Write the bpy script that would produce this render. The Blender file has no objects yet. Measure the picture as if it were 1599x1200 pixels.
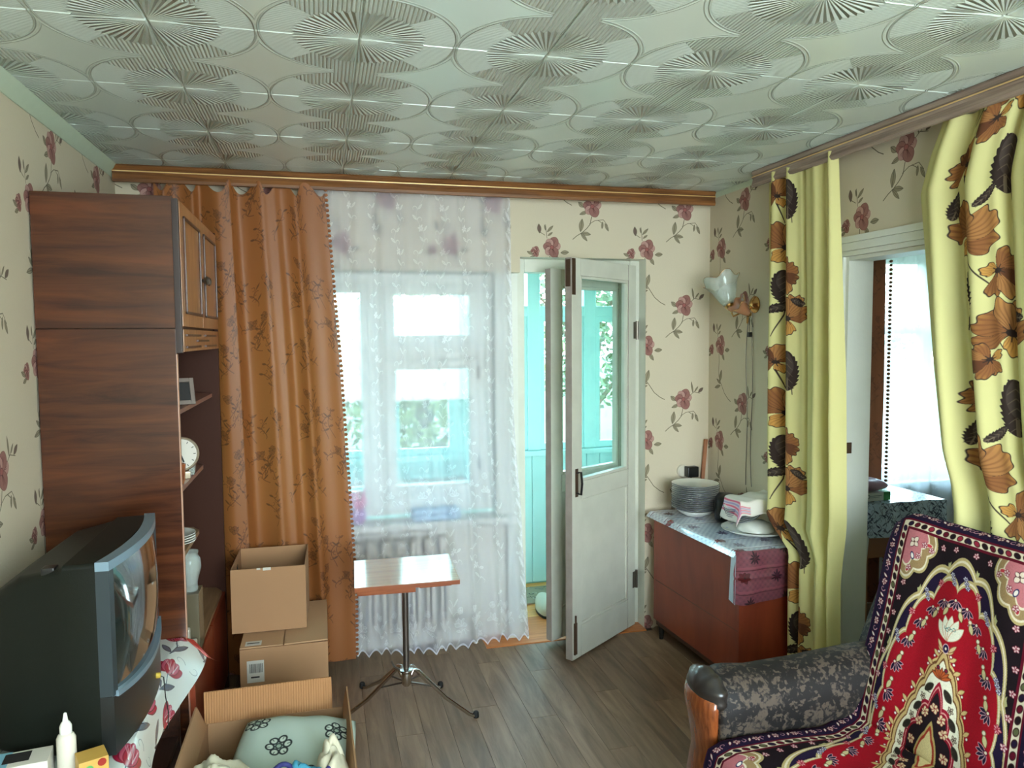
import bpy, bmesh, math, random
import numpy as np
from mathutils import Vector, Matrix, Euler
random.seed(7); rng = np.random.default_rng(7)
sc = bpy.context.scene
COL = sc.collection
R = math.radians

# ------------------------------------------------------------------ camera, world, light, exposure
H_CAM = 1.62
cam_d = bpy.data.cameras.new('camera'); cam = bpy.data.objects.new('camera', cam_d); COL.objects.link(cam)
cam_d.sensor_width = 36; cam_d.lens = 36 * 1160.9 / 1599; cam_d.clip_start = .02; cam_d.clip_end = 300
cam.matrix_world = (Matrix.Translation((0, 0, H_CAM)) @ Matrix.Rotation(R(-14.365), 4, 'Z') @
                    Matrix.Rotation(R(90 - 3.636), 4, 'X') @ Matrix.Rotation(R(-.401), 4, 'Z'))
sc.camera = cam
sc.view_settings.view_transform = 'Standard'; sc.view_settings.look = 'None'
sc.view_settings.gamma = 1; sc.view_settings.use_curve_mapping = False
sc.view_settings.exposure = 0.40
SKY = 18.0
world = bpy.data.worlds.new('world'); sc.world = world; world.use_nodes = True
wn = world.node_tree.nodes; wl = world.node_tree.links
bg = wn['Background']; bg.inputs['Strength'].default_value = SKY
tc = wn.new('ShaderNodeTexCoord'); sp = wn.new('ShaderNodeSeparateXYZ'); rp = wn.new('ShaderNodeValToRGB')
wl.new(tc.outputs['Generated'], sp.inputs[0]); wl.new(sp.outputs['Z'], rp.inputs[0]); wl.new(rp.outputs[0], bg.inputs['Color'])
e = rp.color_ramp.elements
e[0].position = 0; e[0].color = (.66, .80, .84, 1); e[1].position = .5; e[1].color = (.55, .80, 1, 1)
m_ = e.new(.08); m_.color = (.86, .97, 1, 1)
def portal(name, loc, rot, sx, sy):
    d = bpy.data.lights.new(name, 'AREA'); d.shape = 'RECTANGLE'; d.size = sx; d.size_y = sy
    d.cycles.is_portal = True
    o = bpy.data.objects.new(name, d); COL.objects.link(o); o.location = loc; o.rotation_euler = rot
def area(name, loc, rot, sx, sy, power, color):
    d = bpy.data.lights.new(name, 'AREA'); d.shape = 'RECTANGLE'; d.size = sx; d.size_y = sy
    d.energy = power; d.color = color
    o = bpy.data.objects.new(name, d); COL.objects.link(o); o.location = loc; o.rotation_euler = rot
# daylight through the loggia and second-room glazing
portal('loggia_portal', (.55, 4.72, 1.50), (R(-90), 0, 0), 3.8, 1.25)
portal('second_room_portal', (3.7, 4.05, 1.42), (R(-90), 0, 0), 1.4, 1.45)
area('rear_fill_light', (.9, -1.35, 1.65), (R(80), 0, 0), 1.9, 1.5, 15, (1, .95, .86))  # added fill lamp behind the camera, evens out the frontal light
sc.cycles.max_bounces = 10; sc.cycles.diffuse_bounces = 5; sc.cycles.transparent_max_bounces = 16
sc.cycles.transmission_bounces = 6; sc.cycles.glossy_bounces = 4; sc.cycles.caustics_reflective = False
sc.cycles.caustics_refractive = False; sc.cycles.sample_clamp_indirect = 6

# ------------------------------------------------------------------ painting helpers (numpy prints)
class Cv:
    """small raster painter; units in metres, y up, wraps around"""
    def __init__(s, w, h, res, col):
        s.w, s.h = w, h; s.nx, s.ny = int(round(w * res)), int(round(h * res)); s.rx, s.ry = s.nx / w, s.ny / h
        s.a = np.zeros((s.ny, s.nx, 3), np.float32); s.a[:] = col
    def reg(s, x0, x1, y0, y1):
        i0, i1 = int(math.floor(x0 * s.rx)), int(math.ceil(x1 * s.rx)) + 1
        j0, j1 = int(math.floor(y0 * s.ry)), int(math.ceil(y1 * s.ry)) + 1
        i = np.arange(i0, i1); j = np.arange(j0, j1)
        X, Y = np.meshgrid((i + .5) / s.rx, (j + .5) / s.ry)
        return i % s.nx, j % s.ny, X, Y
    def put(s, i, j, m, col):
        m = np.clip(m, 0, 1)[..., None]; ix = np.ix_(j, i)
        s.a[ix] = s.a[ix] * (1 - m) + np.array(col, np.float32) * m
    def stroke(s, pts, w, col, w2=None):
        w2 = w if w2 is None else w2; n = len(pts) - 1
        P = np.array(pts, float); M = max(w, w2) * 1.5
        i, j, X, Y = s.reg(P[:, 0].min() - M, P[:, 0].max() + M, P[:, 1].min() - M, P[:, 1].max() + M)
        m = np.zeros_like(X)
        for k in range(n):
            a, b = P[k], P[k + 1]; d = b - a; L = d @ d + 1e-12
            t = np.clip(((X - a[0]) * d[0] + (Y - a[1]) * d[1]) / L, 0, 1)
            D = np.hypot(X - a[0] - t * d[0], Y - a[1] - t * d[1])
            ww = w + (w2 - w) * (k + t) / n
            m = np.maximum(m, np.clip((ww / 2 - D) * s.rx + .5, 0, 1))
        s.put(i, j, m, col)
    def leaf(s, a, b, w, col, line=None, p=.8, jag=0, vein=None):
        a = np.array(a, float); b = np.array(b, float); d = b - a; L = math.hypot(*d) + 1e-9; u = d / L; M = w + .003
        i, j, X, Y = s.reg(min(a[0], b[0]) - M, max(a[0], b[0]) + M, min(a[1], b[1]) - M, max(a[1], b[1]) + M)
        t = ((X - a[0]) * u[0] + (Y - a[1]) * u[1]) / L; q = -(X - a[0]) * u[1] + (Y - a[1]) * u[0]
        prof = w * np.sin(np.pi * np.clip(t, 0, 1)) ** p
        if jag: prof = prof * (1 - jag * ((t * 9) % 1))
        sd = (prof - np.abs(q)) * s.rx
        m = np.clip(sd + .5, 0, 1) * (t > 0) * (t < 1)
        if line is not None:
            s.put(i, j, m, line); m = np.clip(sd - 1.2, 0, 1) * (t > 0) * (t < 1)
        s.put(i, j, m, col)
        if vein is not None: s.put(i, j, m * (np.abs(q) < w * .09), vein)
    def ell(s, c, rx, ry, col, line=None, rot=0, lw=1.5):
        M = max(rx, ry) + .004
        i, j, X, Y = s.reg(c[0] - M, c[0] + M, c[1] - M, c[1] + M)
        cs, sn = math.cos(rot), math.sin(rot); x = (X - c[0]) * cs + (Y - c[1]) * sn; y = -(X - c[0]) * sn + (Y - c[1]) * cs
        sd = (1 - np.hypot(x / rx, y / ry)) * min(rx, ry) * s.rx
        if line is not None:
            s.put(i, j, sd + .5, line); s.put(i, j, sd - lw, col)
        else: s.put(i, j, sd + .5, col)
    def flower(s, c, r, n, col, line, centre, rot=0, wd=.42, shade=None):
        for k in range(n):
            a = rot + 2 * math.pi * k / n; rr = r * (1 + .12 * math.sin(k * 2.3))
            tip = (c[0] + rr * math.cos(a), c[1] + rr * math.sin(a))
            s.leaf((c[0], c[1]), tip, rr * wd, col, line, .6)
            if shade is not None:
                s.leaf(c, (c[0] + rr * .62 * math.cos(a), c[1] + rr * .62 * math.sin(a)), rr * wd * .45, shade, None, .9)
        s.ell(c, r * .17, r * .17, centre, line)
    def curl(s, c, r, a0, turns, w, col, shrink=.25):
        pts = []
        for k in range(22):
            t = k / 21; a = a0 + turns * 2 * math.pi * t; rr = r * (1 - (1 - shrink) * t)
            pts.append((c[0] + rr * math.cos(a), c[1] + rr * math.sin(a)))
        s.stroke(pts, w, col, w * .5)
        return pts
    def image(s, name, srgb=True):
        return mkimg(name, s.a)
def mkimg(name, a, data=False):
    h, w = a.shape[:2]
    im = bpy.data.images.new(name, w, h, alpha=False, float_buffer=False)
    if data: im.colorspace_settings.name = 'Non-Color'
    px = np.ones((h, w, 4), np.float32); px[..., :3] = np.clip(a, 0, 1) if a.ndim == 3 else np.clip(a, 0, 1)[..., None]
    im.pixels.foreach_set(px.ravel()); im.update(); im.pack()
    return im
def rgb(r, g, b): return (r / 255, g / 255, b / 255)

# ------------------------------------------------------------------ materials
MATS = {}
def lin(c): return tuple(((x / 12.92) if x <= .04045 else ((x + .055) / 1.055) ** 2.4) for x in c)
def newmat(name):
    m = bpy.data.materials.new(name); m.use_nodes = True; MATS[name] = m
    return m, m.node_tree.nodes, m.node_tree.links, m.node_tree.nodes['Principled BSDF']
def N(nd, t, **k):
    n = nd.new(t)
    for a, v in k.items(): setattr(n, a, v)
    return n
def mat(name, c, rough=.6, metal=0, noise=0, nscale=30, bump=0, bscale=200, coat=0, spec=.5, trans=0):
    """c is sRGB 0..255"""
    m, nd, lk, b = newmat(name)
    col = lin(rgb(*c)) + (1,)
    b.inputs['Base Color'].default_value = col; b.inputs['Roughness'].default_value = rough
    b.inputs['Metallic'].default_value = metal; b.inputs['Coat Weight'].default_value = coat; b.inputs['Coat Roughness'].default_value = .08
    b.inputs['Specular IOR Level'].default_value = spec; b.inputs['Transmission Weight'].default_value = trans
    tx = N(nd, 'ShaderNodeTexCoord')
    if noise:
        n = N(nd, 'ShaderNodeTexNoise'); n.inputs['Scale'].default_value = nscale; n.inputs['Detail'].default_value = 6
        lk.new(tx.outputs['Object'], n.inputs['Vector'])
        mx = N(nd, 'ShaderNodeMix', data_type='RGBA'); mx.inputs[6].default_value = tuple(x * (1 - noise) for x in col[:3]) + (1,)
        mx.inputs[7].default_value = tuple(min(1, x * (1 + noise)) for x in col[:3]) + (1,)
        lk.new(n.outputs['Fac'], mx.inputs[0]); lk.new(mx.outputs[2], b.inputs['Base Color'])
    if bump:
        n = N(nd, 'ShaderNodeTexNoise'); n.inputs['Scale'].default_value = bscale; lk.new(tx.outputs['Object'], n.inputs['Vector'])
        bp = N(nd, 'ShaderNodeBump'); bp.inputs['Distance'].default_value = bump; lk.new(n.outputs['Fac'], bp.inputs['Height'])
        lk.new(bp.outputs[0], b.inputs['Normal'])
    return m
def wood(name, c1, c2, rough=.35, axis='Y', scale=6, coat=.0, rand=0, stretch=12, bump=.0004):
    m, nd, lk, b = newmat(name)
    tx = N(nd, 'ShaderNodeTexCoord'); mp = N(nd, 'ShaderNodeMapping')
    s = [stretch, stretch, stretch]; s['XYZ'.index(axis)] = 1
    mp.inputs['Scale'].default_value = s; src = tx.outputs['Object']
    if rand:
        oi = N(nd, 'ShaderNodeObjectInfo'); ad = N(nd, 'ShaderNodeVectorMath', operation='SCALE'); ad.inputs['Scale'].default_value = 37
        cb = N(nd, 'ShaderNodeCombineXYZ'); lk.new(oi.outputs['Random'], cb.inputs[0]); lk.new(oi.outputs['Random'], cb.inputs[1])
        lk.new(cb.outputs[0], ad.inputs[0]); a2 = N(nd, 'ShaderNodeVectorMath', operation='ADD')
        lk.new(tx.outputs['Object'], a2.inputs[0]); lk.new(ad.outputs[0], a2.inputs[1]); src = a2.outputs[0]
    lk.new(src, mp.inputs['Vector'])
    n = N(nd, 'ShaderNodeTexNoise'); n.inputs['Scale'].default_value = scale; n.inputs['Detail'].default_value = 9; n.inputs['Roughness'].default_value = .62
    n.inputs['Distortion'].default_value = .6
    lk.new(mp.outputs[0], n.inputs['Vector'])
    cr = N(nd, 'ShaderNodeValToRGB'); cr.color_ramp.elements[0].position = .34; cr.color_ramp.elements[1].position = .68
    cr.color_ramp.elements[0].color = lin(rgb(*c1)) + (1,); cr.color_ramp.elements[1].color = lin(rgb(*c2)) + (1,)
    lk.new(n.outputs['Fac'], cr.inputs[0]); out = cr.outputs[0]
    if rand:
        hs = N(nd, 'ShaderNodeHueSaturation'); mr = N(nd, 'ShaderNodeMapRange'); mr.inputs[3].default_value = 1 - rand; mr.inputs[4].default_value = 1 + rand
        lk.new(oi.outputs['Random'], mr.inputs[0]); lk.new(mr.outputs[0], hs.inputs['Value']); lk.new(out, hs.inputs['Color']); out = hs.outputs[0]
    lk.new(out, b.inputs['Base Color'])
    b.inputs['Roughness'].default_value = rough; b.inputs['Coat Weight'].default_value = coat; b.inputs['Coat Roughness'].default_value = .1
    bp = N(nd, 'ShaderNodeBump'); bp.inputs['Distance'].default_value = bump; bp.inputs['Strength'].default_value = .5
    lk.new(n.outputs['Fac'], bp.inputs['Height']); lk.new(bp.outputs[0], b.inputs['Normal'])
    return m
def printed(name, im, rough=.8, transl=0, alpha=None, spec=.3, coat=0, bump=0, bscale=400, tint=None, vec=None, coatr=.1):
    """material from a painted print through the UV map (or vec = (axis a, axis b, a0, b0, pa, pb) in object space)"""
    m, nd, lk, b = newmat(name)
    t = N(nd, 'ShaderNodeTexImage', image=im); t.interpolation = 'Cubic'
    if vec:
        tx = N(nd, 'ShaderNodeTexCoord'); s = N(nd, 'ShaderNodeSeparateXYZ'); lk.new(tx.outputs['Object'], s.inputs[0])
        cb = N(nd, 'ShaderNodeCombineXYZ')
        for k, (ax, o, p) in enumerate(((vec[0], vec[2], vec[4]), (vec[1], vec[3], vec[5]))):
            mm = N(nd, 'ShaderNodeMath', operation='MULTIPLY_ADD'); mm.inputs[1].default_value = 1 / p; mm.inputs[2].default_value = -o / p
            lk.new(s.outputs[ax], mm.inputs[0]); lk.new(mm.outputs[0], cb.inputs[k])
        lk.new(cb.outputs[0], t.inputs['Vector'])
    col = t.outputs['Color']
    lk.new(col, b.inputs['Base Color']); b.inputs['Roughness'].default_value = rough; b.inputs['Specular IOR Level'].default_value = spec
    b.inputs['Coat Weight'].default_value = coat; b.inputs['Coat Roughness'].default_value = coatr
    if bump:
        tx2 = N(nd, 'ShaderNodeTexCoord'); n = N(nd, 'ShaderNodeTexNoise'); n.inputs['Scale'].default_value = bscale; n.inputs['Detail'].default_value = 4
        lk.new(tx2.outputs['Object'], n.inputs['Vector']); bp = N(nd, 'ShaderNodeBump'); bp.inputs['Distance'].default_value = bump
        lk.new(n.outputs['Fac'], bp.inputs['Height']); lk.new(bp.outputs[0], b.inputs['Normal'])
    sh = b.outputs[0]; out = nd['Material Output']
    if transl:
        tr = N(nd, 'ShaderNodeBsdfTranslucent'); lk.new(col, tr.inputs['Color']); mx = N(nd, 'ShaderNodeMixShader'); mx.inputs[0].default_value = transl
        lk.new(sh, mx.inputs[1]); lk.new(tr.outputs[0], mx.inputs[2]); sh = mx.outputs[0]
    if alpha:
        tr = N(nd, 'ShaderNodeBsdfTransparent'); mx = N(nd, 'ShaderNodeMixShader')
        mr = N(nd, 'ShaderNodeMapRange'); mr.inputs[3].default_value = alpha[0]; mr.inputs[4].default_value = alpha[1]
        lk.new(t.outputs['Color'], mr.inputs[0]); lk.new(mr.outputs[0], mx.inputs[0]); lk.new(tr.outputs[0], mx.inputs[1]); lk.new(sh, mx.inputs[2]); sh = mx.outputs[0]
        for l in list(b.inputs['Base Color'].links): lk.remove(l)
        b.inputs['Base Color'].default_value = tint
        if transl:
            for n_ in nd:
                if n_.type == 'BSDF_TRANSLUCENT':
                    for l in list(n_.inputs['Color'].links): lk.remove(l)
                    n_.inputs['Color'].default_value = tint
    lk.new(sh, out.inputs['Surface'])
    return m
def glassmat(name, tint=(.93, .98, .97), refl=.06):
    m, nd, lk, b = newmat(name)
    tr = N(nd, 'ShaderNodeBsdfTransparent'); tr.inputs[0].default_value = tint + (1,)
    gl = N(nd, 'ShaderNodeBsdfGlossy'); gl.inputs['Roughness'].default_value = .02
    lw0 = N(nd, 'ShaderNodeLayerWeight'); lw0.inputs[0].default_value = .12; lw = N(nd, 'ShaderNodeMapRange'); lw.inputs[3].default_value = .04; lw.inputs[4].default_value = .6; lk.new(lw0.outputs['Fresnel'], lw.inputs[0])
    mx = N(nd, 'ShaderNodeMixShader'); lk.new(lw.outputs[0], mx.inputs[0]); lk.new(tr.outputs[0], mx.inputs[1]); lk.new(gl.outputs[0], mx.inputs[2])
    lk.new(mx.outputs[0], nd['Material Output'].inputs['Surface'])
    return m

# ------------------------------------------------------------------ mesh helpers
class MB:
    def __init__(s): s.v = []; s.f = []; s.uv = {}
    def add(s, v, f, uv=None):
        n = len(s.v); s.v += [tuple(p) for p in v]
        for k, q in enumerate(f):
            s.f.append(tuple(n + i for i in q))
            if uv is not None: s.uv[len(s.f) - 1] = uv[k]
        return s
    def box(s, x0, x1, y0, y1, z0, z1, M=None):
        v = [Vector(p) for p in ((x0, y0, z0), (x1, y0, z0), (x1, y1, z0), (x0, y1, z0), (x0, y0, z1), (x1, y0, z1), (x1, y1, z1), (x0, y1, z1))]
        if M is not None: v = [M @ p for p in v]
        return s.add(v, [(3, 2, 1, 0), (4, 5, 6, 7), (0, 1, 5, 4), (1, 2, 6, 5), (2, 3, 7, 6), (3, 0, 4, 7)])
    def loft(s, rings, cap=True, close=False):
        n = len(rings[0]); v = [p for r in rings for p in r]; f = []
        m = len(rings)
        for k in range(m if close else m - 1):
            a, b = k * n, ((k + 1) % m) * n
            for i in range(n): f.append((a + i, a + (i + 1) % n, b + (i + 1) % n, b + i))
        if cap and not close: f.append(tuple(range(n - 1, -1, -1))); f.append(tuple((m - 1) * n + i for i in range(n)))
        return s.add(v, f)
    def lathe(s, prof, c=(0, 0, 0), n=24, sx=1, sy=1, M=None, cap=True):
        rings = []
        for r, z in prof:
            ring = [Vector((c[0] + sx * r * math.cos(2 * math.pi * i / n), c[1] + sy * r * math.sin(2 * math.pi * i / n), c[2] + z)) for i in range(n)]
            if M is not None: ring = [M @ p for p in ring]
            rings.append(ring)
        return s.loft(rings, cap)
    def tube(s, pts, r, n=8, r2=None, flat=1):
        pts = [Vector(p) for p in pts]; rings = []; up = None
        for k, p in enumerate(pts):
            d = (pts[min(k + 1, len(pts) - 1)] - pts[max(k - 1, 0)]).normalized()
            if up is None:
                up = Vector((0, 0, 1)) if abs(d.z) < .9 else Vector((0, 1, 0))
            a = d.cross(up)
            a = a.normalized() if a.length > 1e-4 else d.orthogonal().normalized()
            b = a.cross(d).normalized(); up = b
            rr = r if r2 is None else r + (r2 - r) * k / (len(pts) - 1)
            rings.append([p + a * rr * math.cos(2 * math.pi * i / n) + b * rr * flat * math.sin(2 * math.pi * i / n) for i in range(n)])
        return s.loft(rings)
    def sheet(s, fn, nu, nv, uv=None):
        """fn(u,v)->xyz for u,v in 0..1; uv(u,v)->texture coordinate"""
        v = []; T = []
        for j in range(nv + 1):
            for i in range(nu + 1):
                v.append(fn(i / nu, j / nv)); T.append(uv(i / nu, j / nv) if uv else (i / nu, j / nv))
        f = []; U = []
        for j in range(nv):
            for i in range(nu):
                q = (j * (nu + 1) + i, j * (nu + 1) + i + 1, (j + 1) * (nu + 1) + i + 1, (j + 1) * (nu + 1) + i)
                f.append(q); U.append([T[k] for k in q])
        return s.add(v, f, U)
def build(name, mb, m, parent=None, world=False, smooth=None, bevel=0, seg=2, solid=0, at=None):
    v = [Vector(p) for p in mb.v]
    if world and parent is not None:
        P = parent; Mi = Matrix.Identity(4)
        while P is not None: Mi = P.matrix_basis @ Mi; P = P.parent
        Mi = Mi.inverted(); v = [Mi @ p for p in v]
        if at is not None: at = Mi @ Vector(at)
    if at is not None: v = [p - Vector(at) for p in v]
    me = bpy.data.meshes.new(name); me.from_pydata([tuple(p) for p in v], [], mb.f)
    if mb.uv:
        ul = me.uv_layers.new(name='UVMap'); flat = []
        for k, poly in enumerate(mb.f):
            u = mb.uv.get(k, [(0, 0)] * len(poly)); flat += [c for t in u for c in t]
        ul.data.foreach_set('uv', flat)
    bm = bmesh.new(); bm.from_mesh(me)
    if not mb.uv: bmesh.ops.recalc_face_normals(bm, faces=bm.faces)
    if bevel:
        ed = [ed for ed in bm.edges if len(ed.link_faces) == 2 and ed.calc_face_angle(0) > .5]
        bmesh.ops.bevel(bm, geom=ed, offset=bevel, segments=seg, affect='EDGES', clamp_overlap=True, profile=.6)
    bm.to_mesh(me); bm.free()
    ms = m if isinstance(m, (list, tuple)) else [m]
    for q in ms: me.materials.append(MATS[q] if isinstance(q, str) else q)
    ang = R(40) if smooth is None else smooth
    if smooth is not False:
        me.polygons.foreach_set('use_smooth', [True] * len(me.polygons)); me.set_sharp_from_angle(angle=ang)
    o = bpy.data.objects.new(name, me); COL.objects.link(o)
    if at is not None: o.location = at
    if parent is not None: o.parent = parent
    if bevel and smooth is not False:
        md = o.modifiers.new('weighted_normals', 'WEIGHTED_NORMAL'); md.keep_sharp = True; md.weight = 80
    if solid:
        md = o.modifiers.new('thickness', 'SOLIDIFY'); md.thickness = solid; md.offset = -1
    return o
def tag(o, label=None, cat=None, group=None, kind=None):
    if label: o['label'] = label
    if cat: o['category'] = cat
    if group: o['group'] = group
    if kind: o['kind'] = kind
    return o
def thing(name, label, cat, loc=(0, 0, 0), rz=0, group=None):
    o = bpy.data.objects.new(name, None); COL.objects.link(o); o.location = loc; o.rotation_euler = (0, 0, rz); o.empty_display_size = .05
    return tag(o, label, cat, group)
def struct(name, mb, m, parent=None, **k):
    o = build(name, mb, m, parent, **k)
    if parent is None: o['kind'] = 'structure'
    return o
def ss(t): t = max(0, min(1, t)); return t * t * (3 - 2 * t)
def interp(x, xs, ys): return float(np.interp(x, xs, ys))

# dimensions of the room
LW, RW, FW, BW, CH = -.88, 2.08, 3.72, -1.25, 2.384

# ------------------------------------------------------------------ prints
def wallpaper():
    W_, H_ = .533, .515
    c = Cv(W_, H_, 1150, rgb(202, 190, 166))
    DK, PT, PL, GR, GL = rgb(86, 50, 46), rgb(144, 100, 92), rgb(176, 136, 126), rgb(88, 80, 66), rgb(142, 132, 108)
    k = 1 / 1293
    def P(ox, oy, x, y): return (ox + x * k, oy - y * k)
    def leaf(o, a, b, w, col=GL): c.leaf(P(*o, *a), P(*o, *b), w * k, col, GR, .9, 0, GR)
    def st(o, pts, w=4): c.stroke([P(*o, *q) for q in pts], w * k, GR)
    def bloom(o, x, y, r):
        x, y = P(*o, x, y); r *= k
        for j, a in enumerate((.25, 1.2, 2.1, 3.0, 4.0, 5.1)):
            rr = r * (1.05 if j in (1, 5) else .9)
            c.leaf((x, y), (x + rr * math.cos(a), y + rr * math.sin(a)), rr * .46, PT if j % 2 else PL, DK, .55)
            for q in (-.16, 0, .16):
                c.stroke([(x + rr * .2 * math.cos(a + q), y + rr * .2 * math.sin(a + q)), (x + rr * .72 * math.cos(a + q), y + rr * .72 * math.sin(a + q))], .0022, DK, .0008)
        c.ell((x, y), r * .2, r * .2, rgb(150, 90, 84), DK)
    A = (.20, .40)
    st(A, [(-5, 70), (-15, 120), (-40, 150), (-75, 180)]); st(A, [(-75, 180), (-110, 200), (-140, 225)])
    st(A, [(-20, 118), (20, 95), (80, 88), (110, 125)], 3); st(A, [(40, 92), (70, 110)], 3)
    leaf(A, (-85, 175), (-72, 85), 17); leaf(A, (-80, 180), (-10, 190), 13); leaf(A, (-85, 180), (-35, 235), 11)
    leaf(A, (75, 100), (70, 150), 8); leaf(A, (90, 110), (118, 165), 10); leaf(A, (-60, 10), (-100, -25), 15); leaf(A, (-30, 35), (-92, 58), 12)
    st(A, [(45, -20), (80, -50), (130, -40)], 3); leaf(A, (115, -45), (155, -80), 12, rgb(110, 90, 80)); leaf(A, (75, -40), (60, -125), 7); leaf(A, (85, -50), (115, -90), 6)
    bloom(A, 0, 0, 74)
    B = (.20 - .222, .40 - .218)
    st(B, [(-15, 60), (-12, 120), (-20, 200), (-5, 240), (25, 280)]); st(B, [(25, 280), (60, 330), (105, 365), (140, 382)])
    leaf(B, (-5, 260), (20, 170), 17); leaf(B, (10, 270), (-45, 235), 10); leaf(B, (10, 280), (-70, 300), 12)
    leaf(B, (60, 35), (120, 30), 14); leaf(B, (20, 50), (55, 105), 13)
    st(B, [(-35, -60), (-40, -110), (-45, -150)], 3); st(B, [(-50, -80), (-85, -100)], 3); leaf(B, (-85, -90), (-92, -155), 14, rgb(110, 90, 80))
    leaf(B, (-35, -100), (10, -145), 9); leaf(B, (-30, -75), (5, -100), 7); leaf(B, (-45, -110), (-52, -150), 5)
    bloom(B, 0, 0, 70); bloom(B, -118, 30, 36); leaf(B, (-130, 50), (-175, 30), 10); leaf(B, (-120, 60), (-160, 75), 9)
    return c.image('wallpaper_print'), A, W_, H_
WP, WPA, WPW, WPH = wallpaper()

def tile_height():
    n = 900; p = (np.arange(n) + .5) / n * .5
    X, Y = np.meshgrid(p, p); h = np.zeros((n, n))
    cx, cy = X - .25, Y - .25
    # four-pointed star with concave sides, tips near the middle of each edge
    def star(s): 
        a = .238 * s
        return np.minimum.reduce([np.hypot(cx - sx * a, cy - sy * a) for sx in (-1, 1) for sy in (-1, 1)]) - a * .985
    s1 = star(1.0); inside = (s1 > 0) & (np.abs(cx) + np.abs(cy) < .245) & (np.abs(cx) < .185)
    rib_v = .5 + .5 * np.sin(X / .0105 * 2 * np.pi); rib_h = .5 + .5 * np.sin(Y / .0052 * 2 * np.pi)
    vert = np.abs(cx) > np.abs(cy)
    h = np.where(vert, .95 * rib_v, .35 * rib_h)
    # smooth scallops beside the horizontal joints
    sm = np.clip((.085 - np.hypot(np.abs(cy) - .25, cx * .75)) / .004, 0, 1); h = h * (1 - .0 * sm)
    edge = np.abs(s1)
    h = np.where(inside, .55, h)
    h = np.where((edge < .0035) & (np.abs(cx) < .19), 1.25 * (1 - (edge / .0035) ** 2) + .4, h)
    e2 = np.abs(s1 - .011)
    h = np.where(inside & (e2 < .003), h + .5 * (1 - (e2 / .003) ** 2), h)
    for sx in (0, .5):
        for sy in (0, .5):
            dx, dy = X - sx, Y - sy; r = np.hypot(dx, dy); th = np.arctan2(dy, dx)
            saw = np.abs(((th / (2 * np.pi) * 56) % 1) - .5) * 2
            R0 = .172 - .016 * saw
            ray = 1.3 + 2.6 * (saw - .5) * np.clip((r - .025) / .12, 0, 1) ** .8
            h = np.where(r < R0, ray, h)
    return mkimg('ceiling_tile_relief', h / 3.0, data=True)
CT = tile_height()

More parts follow.
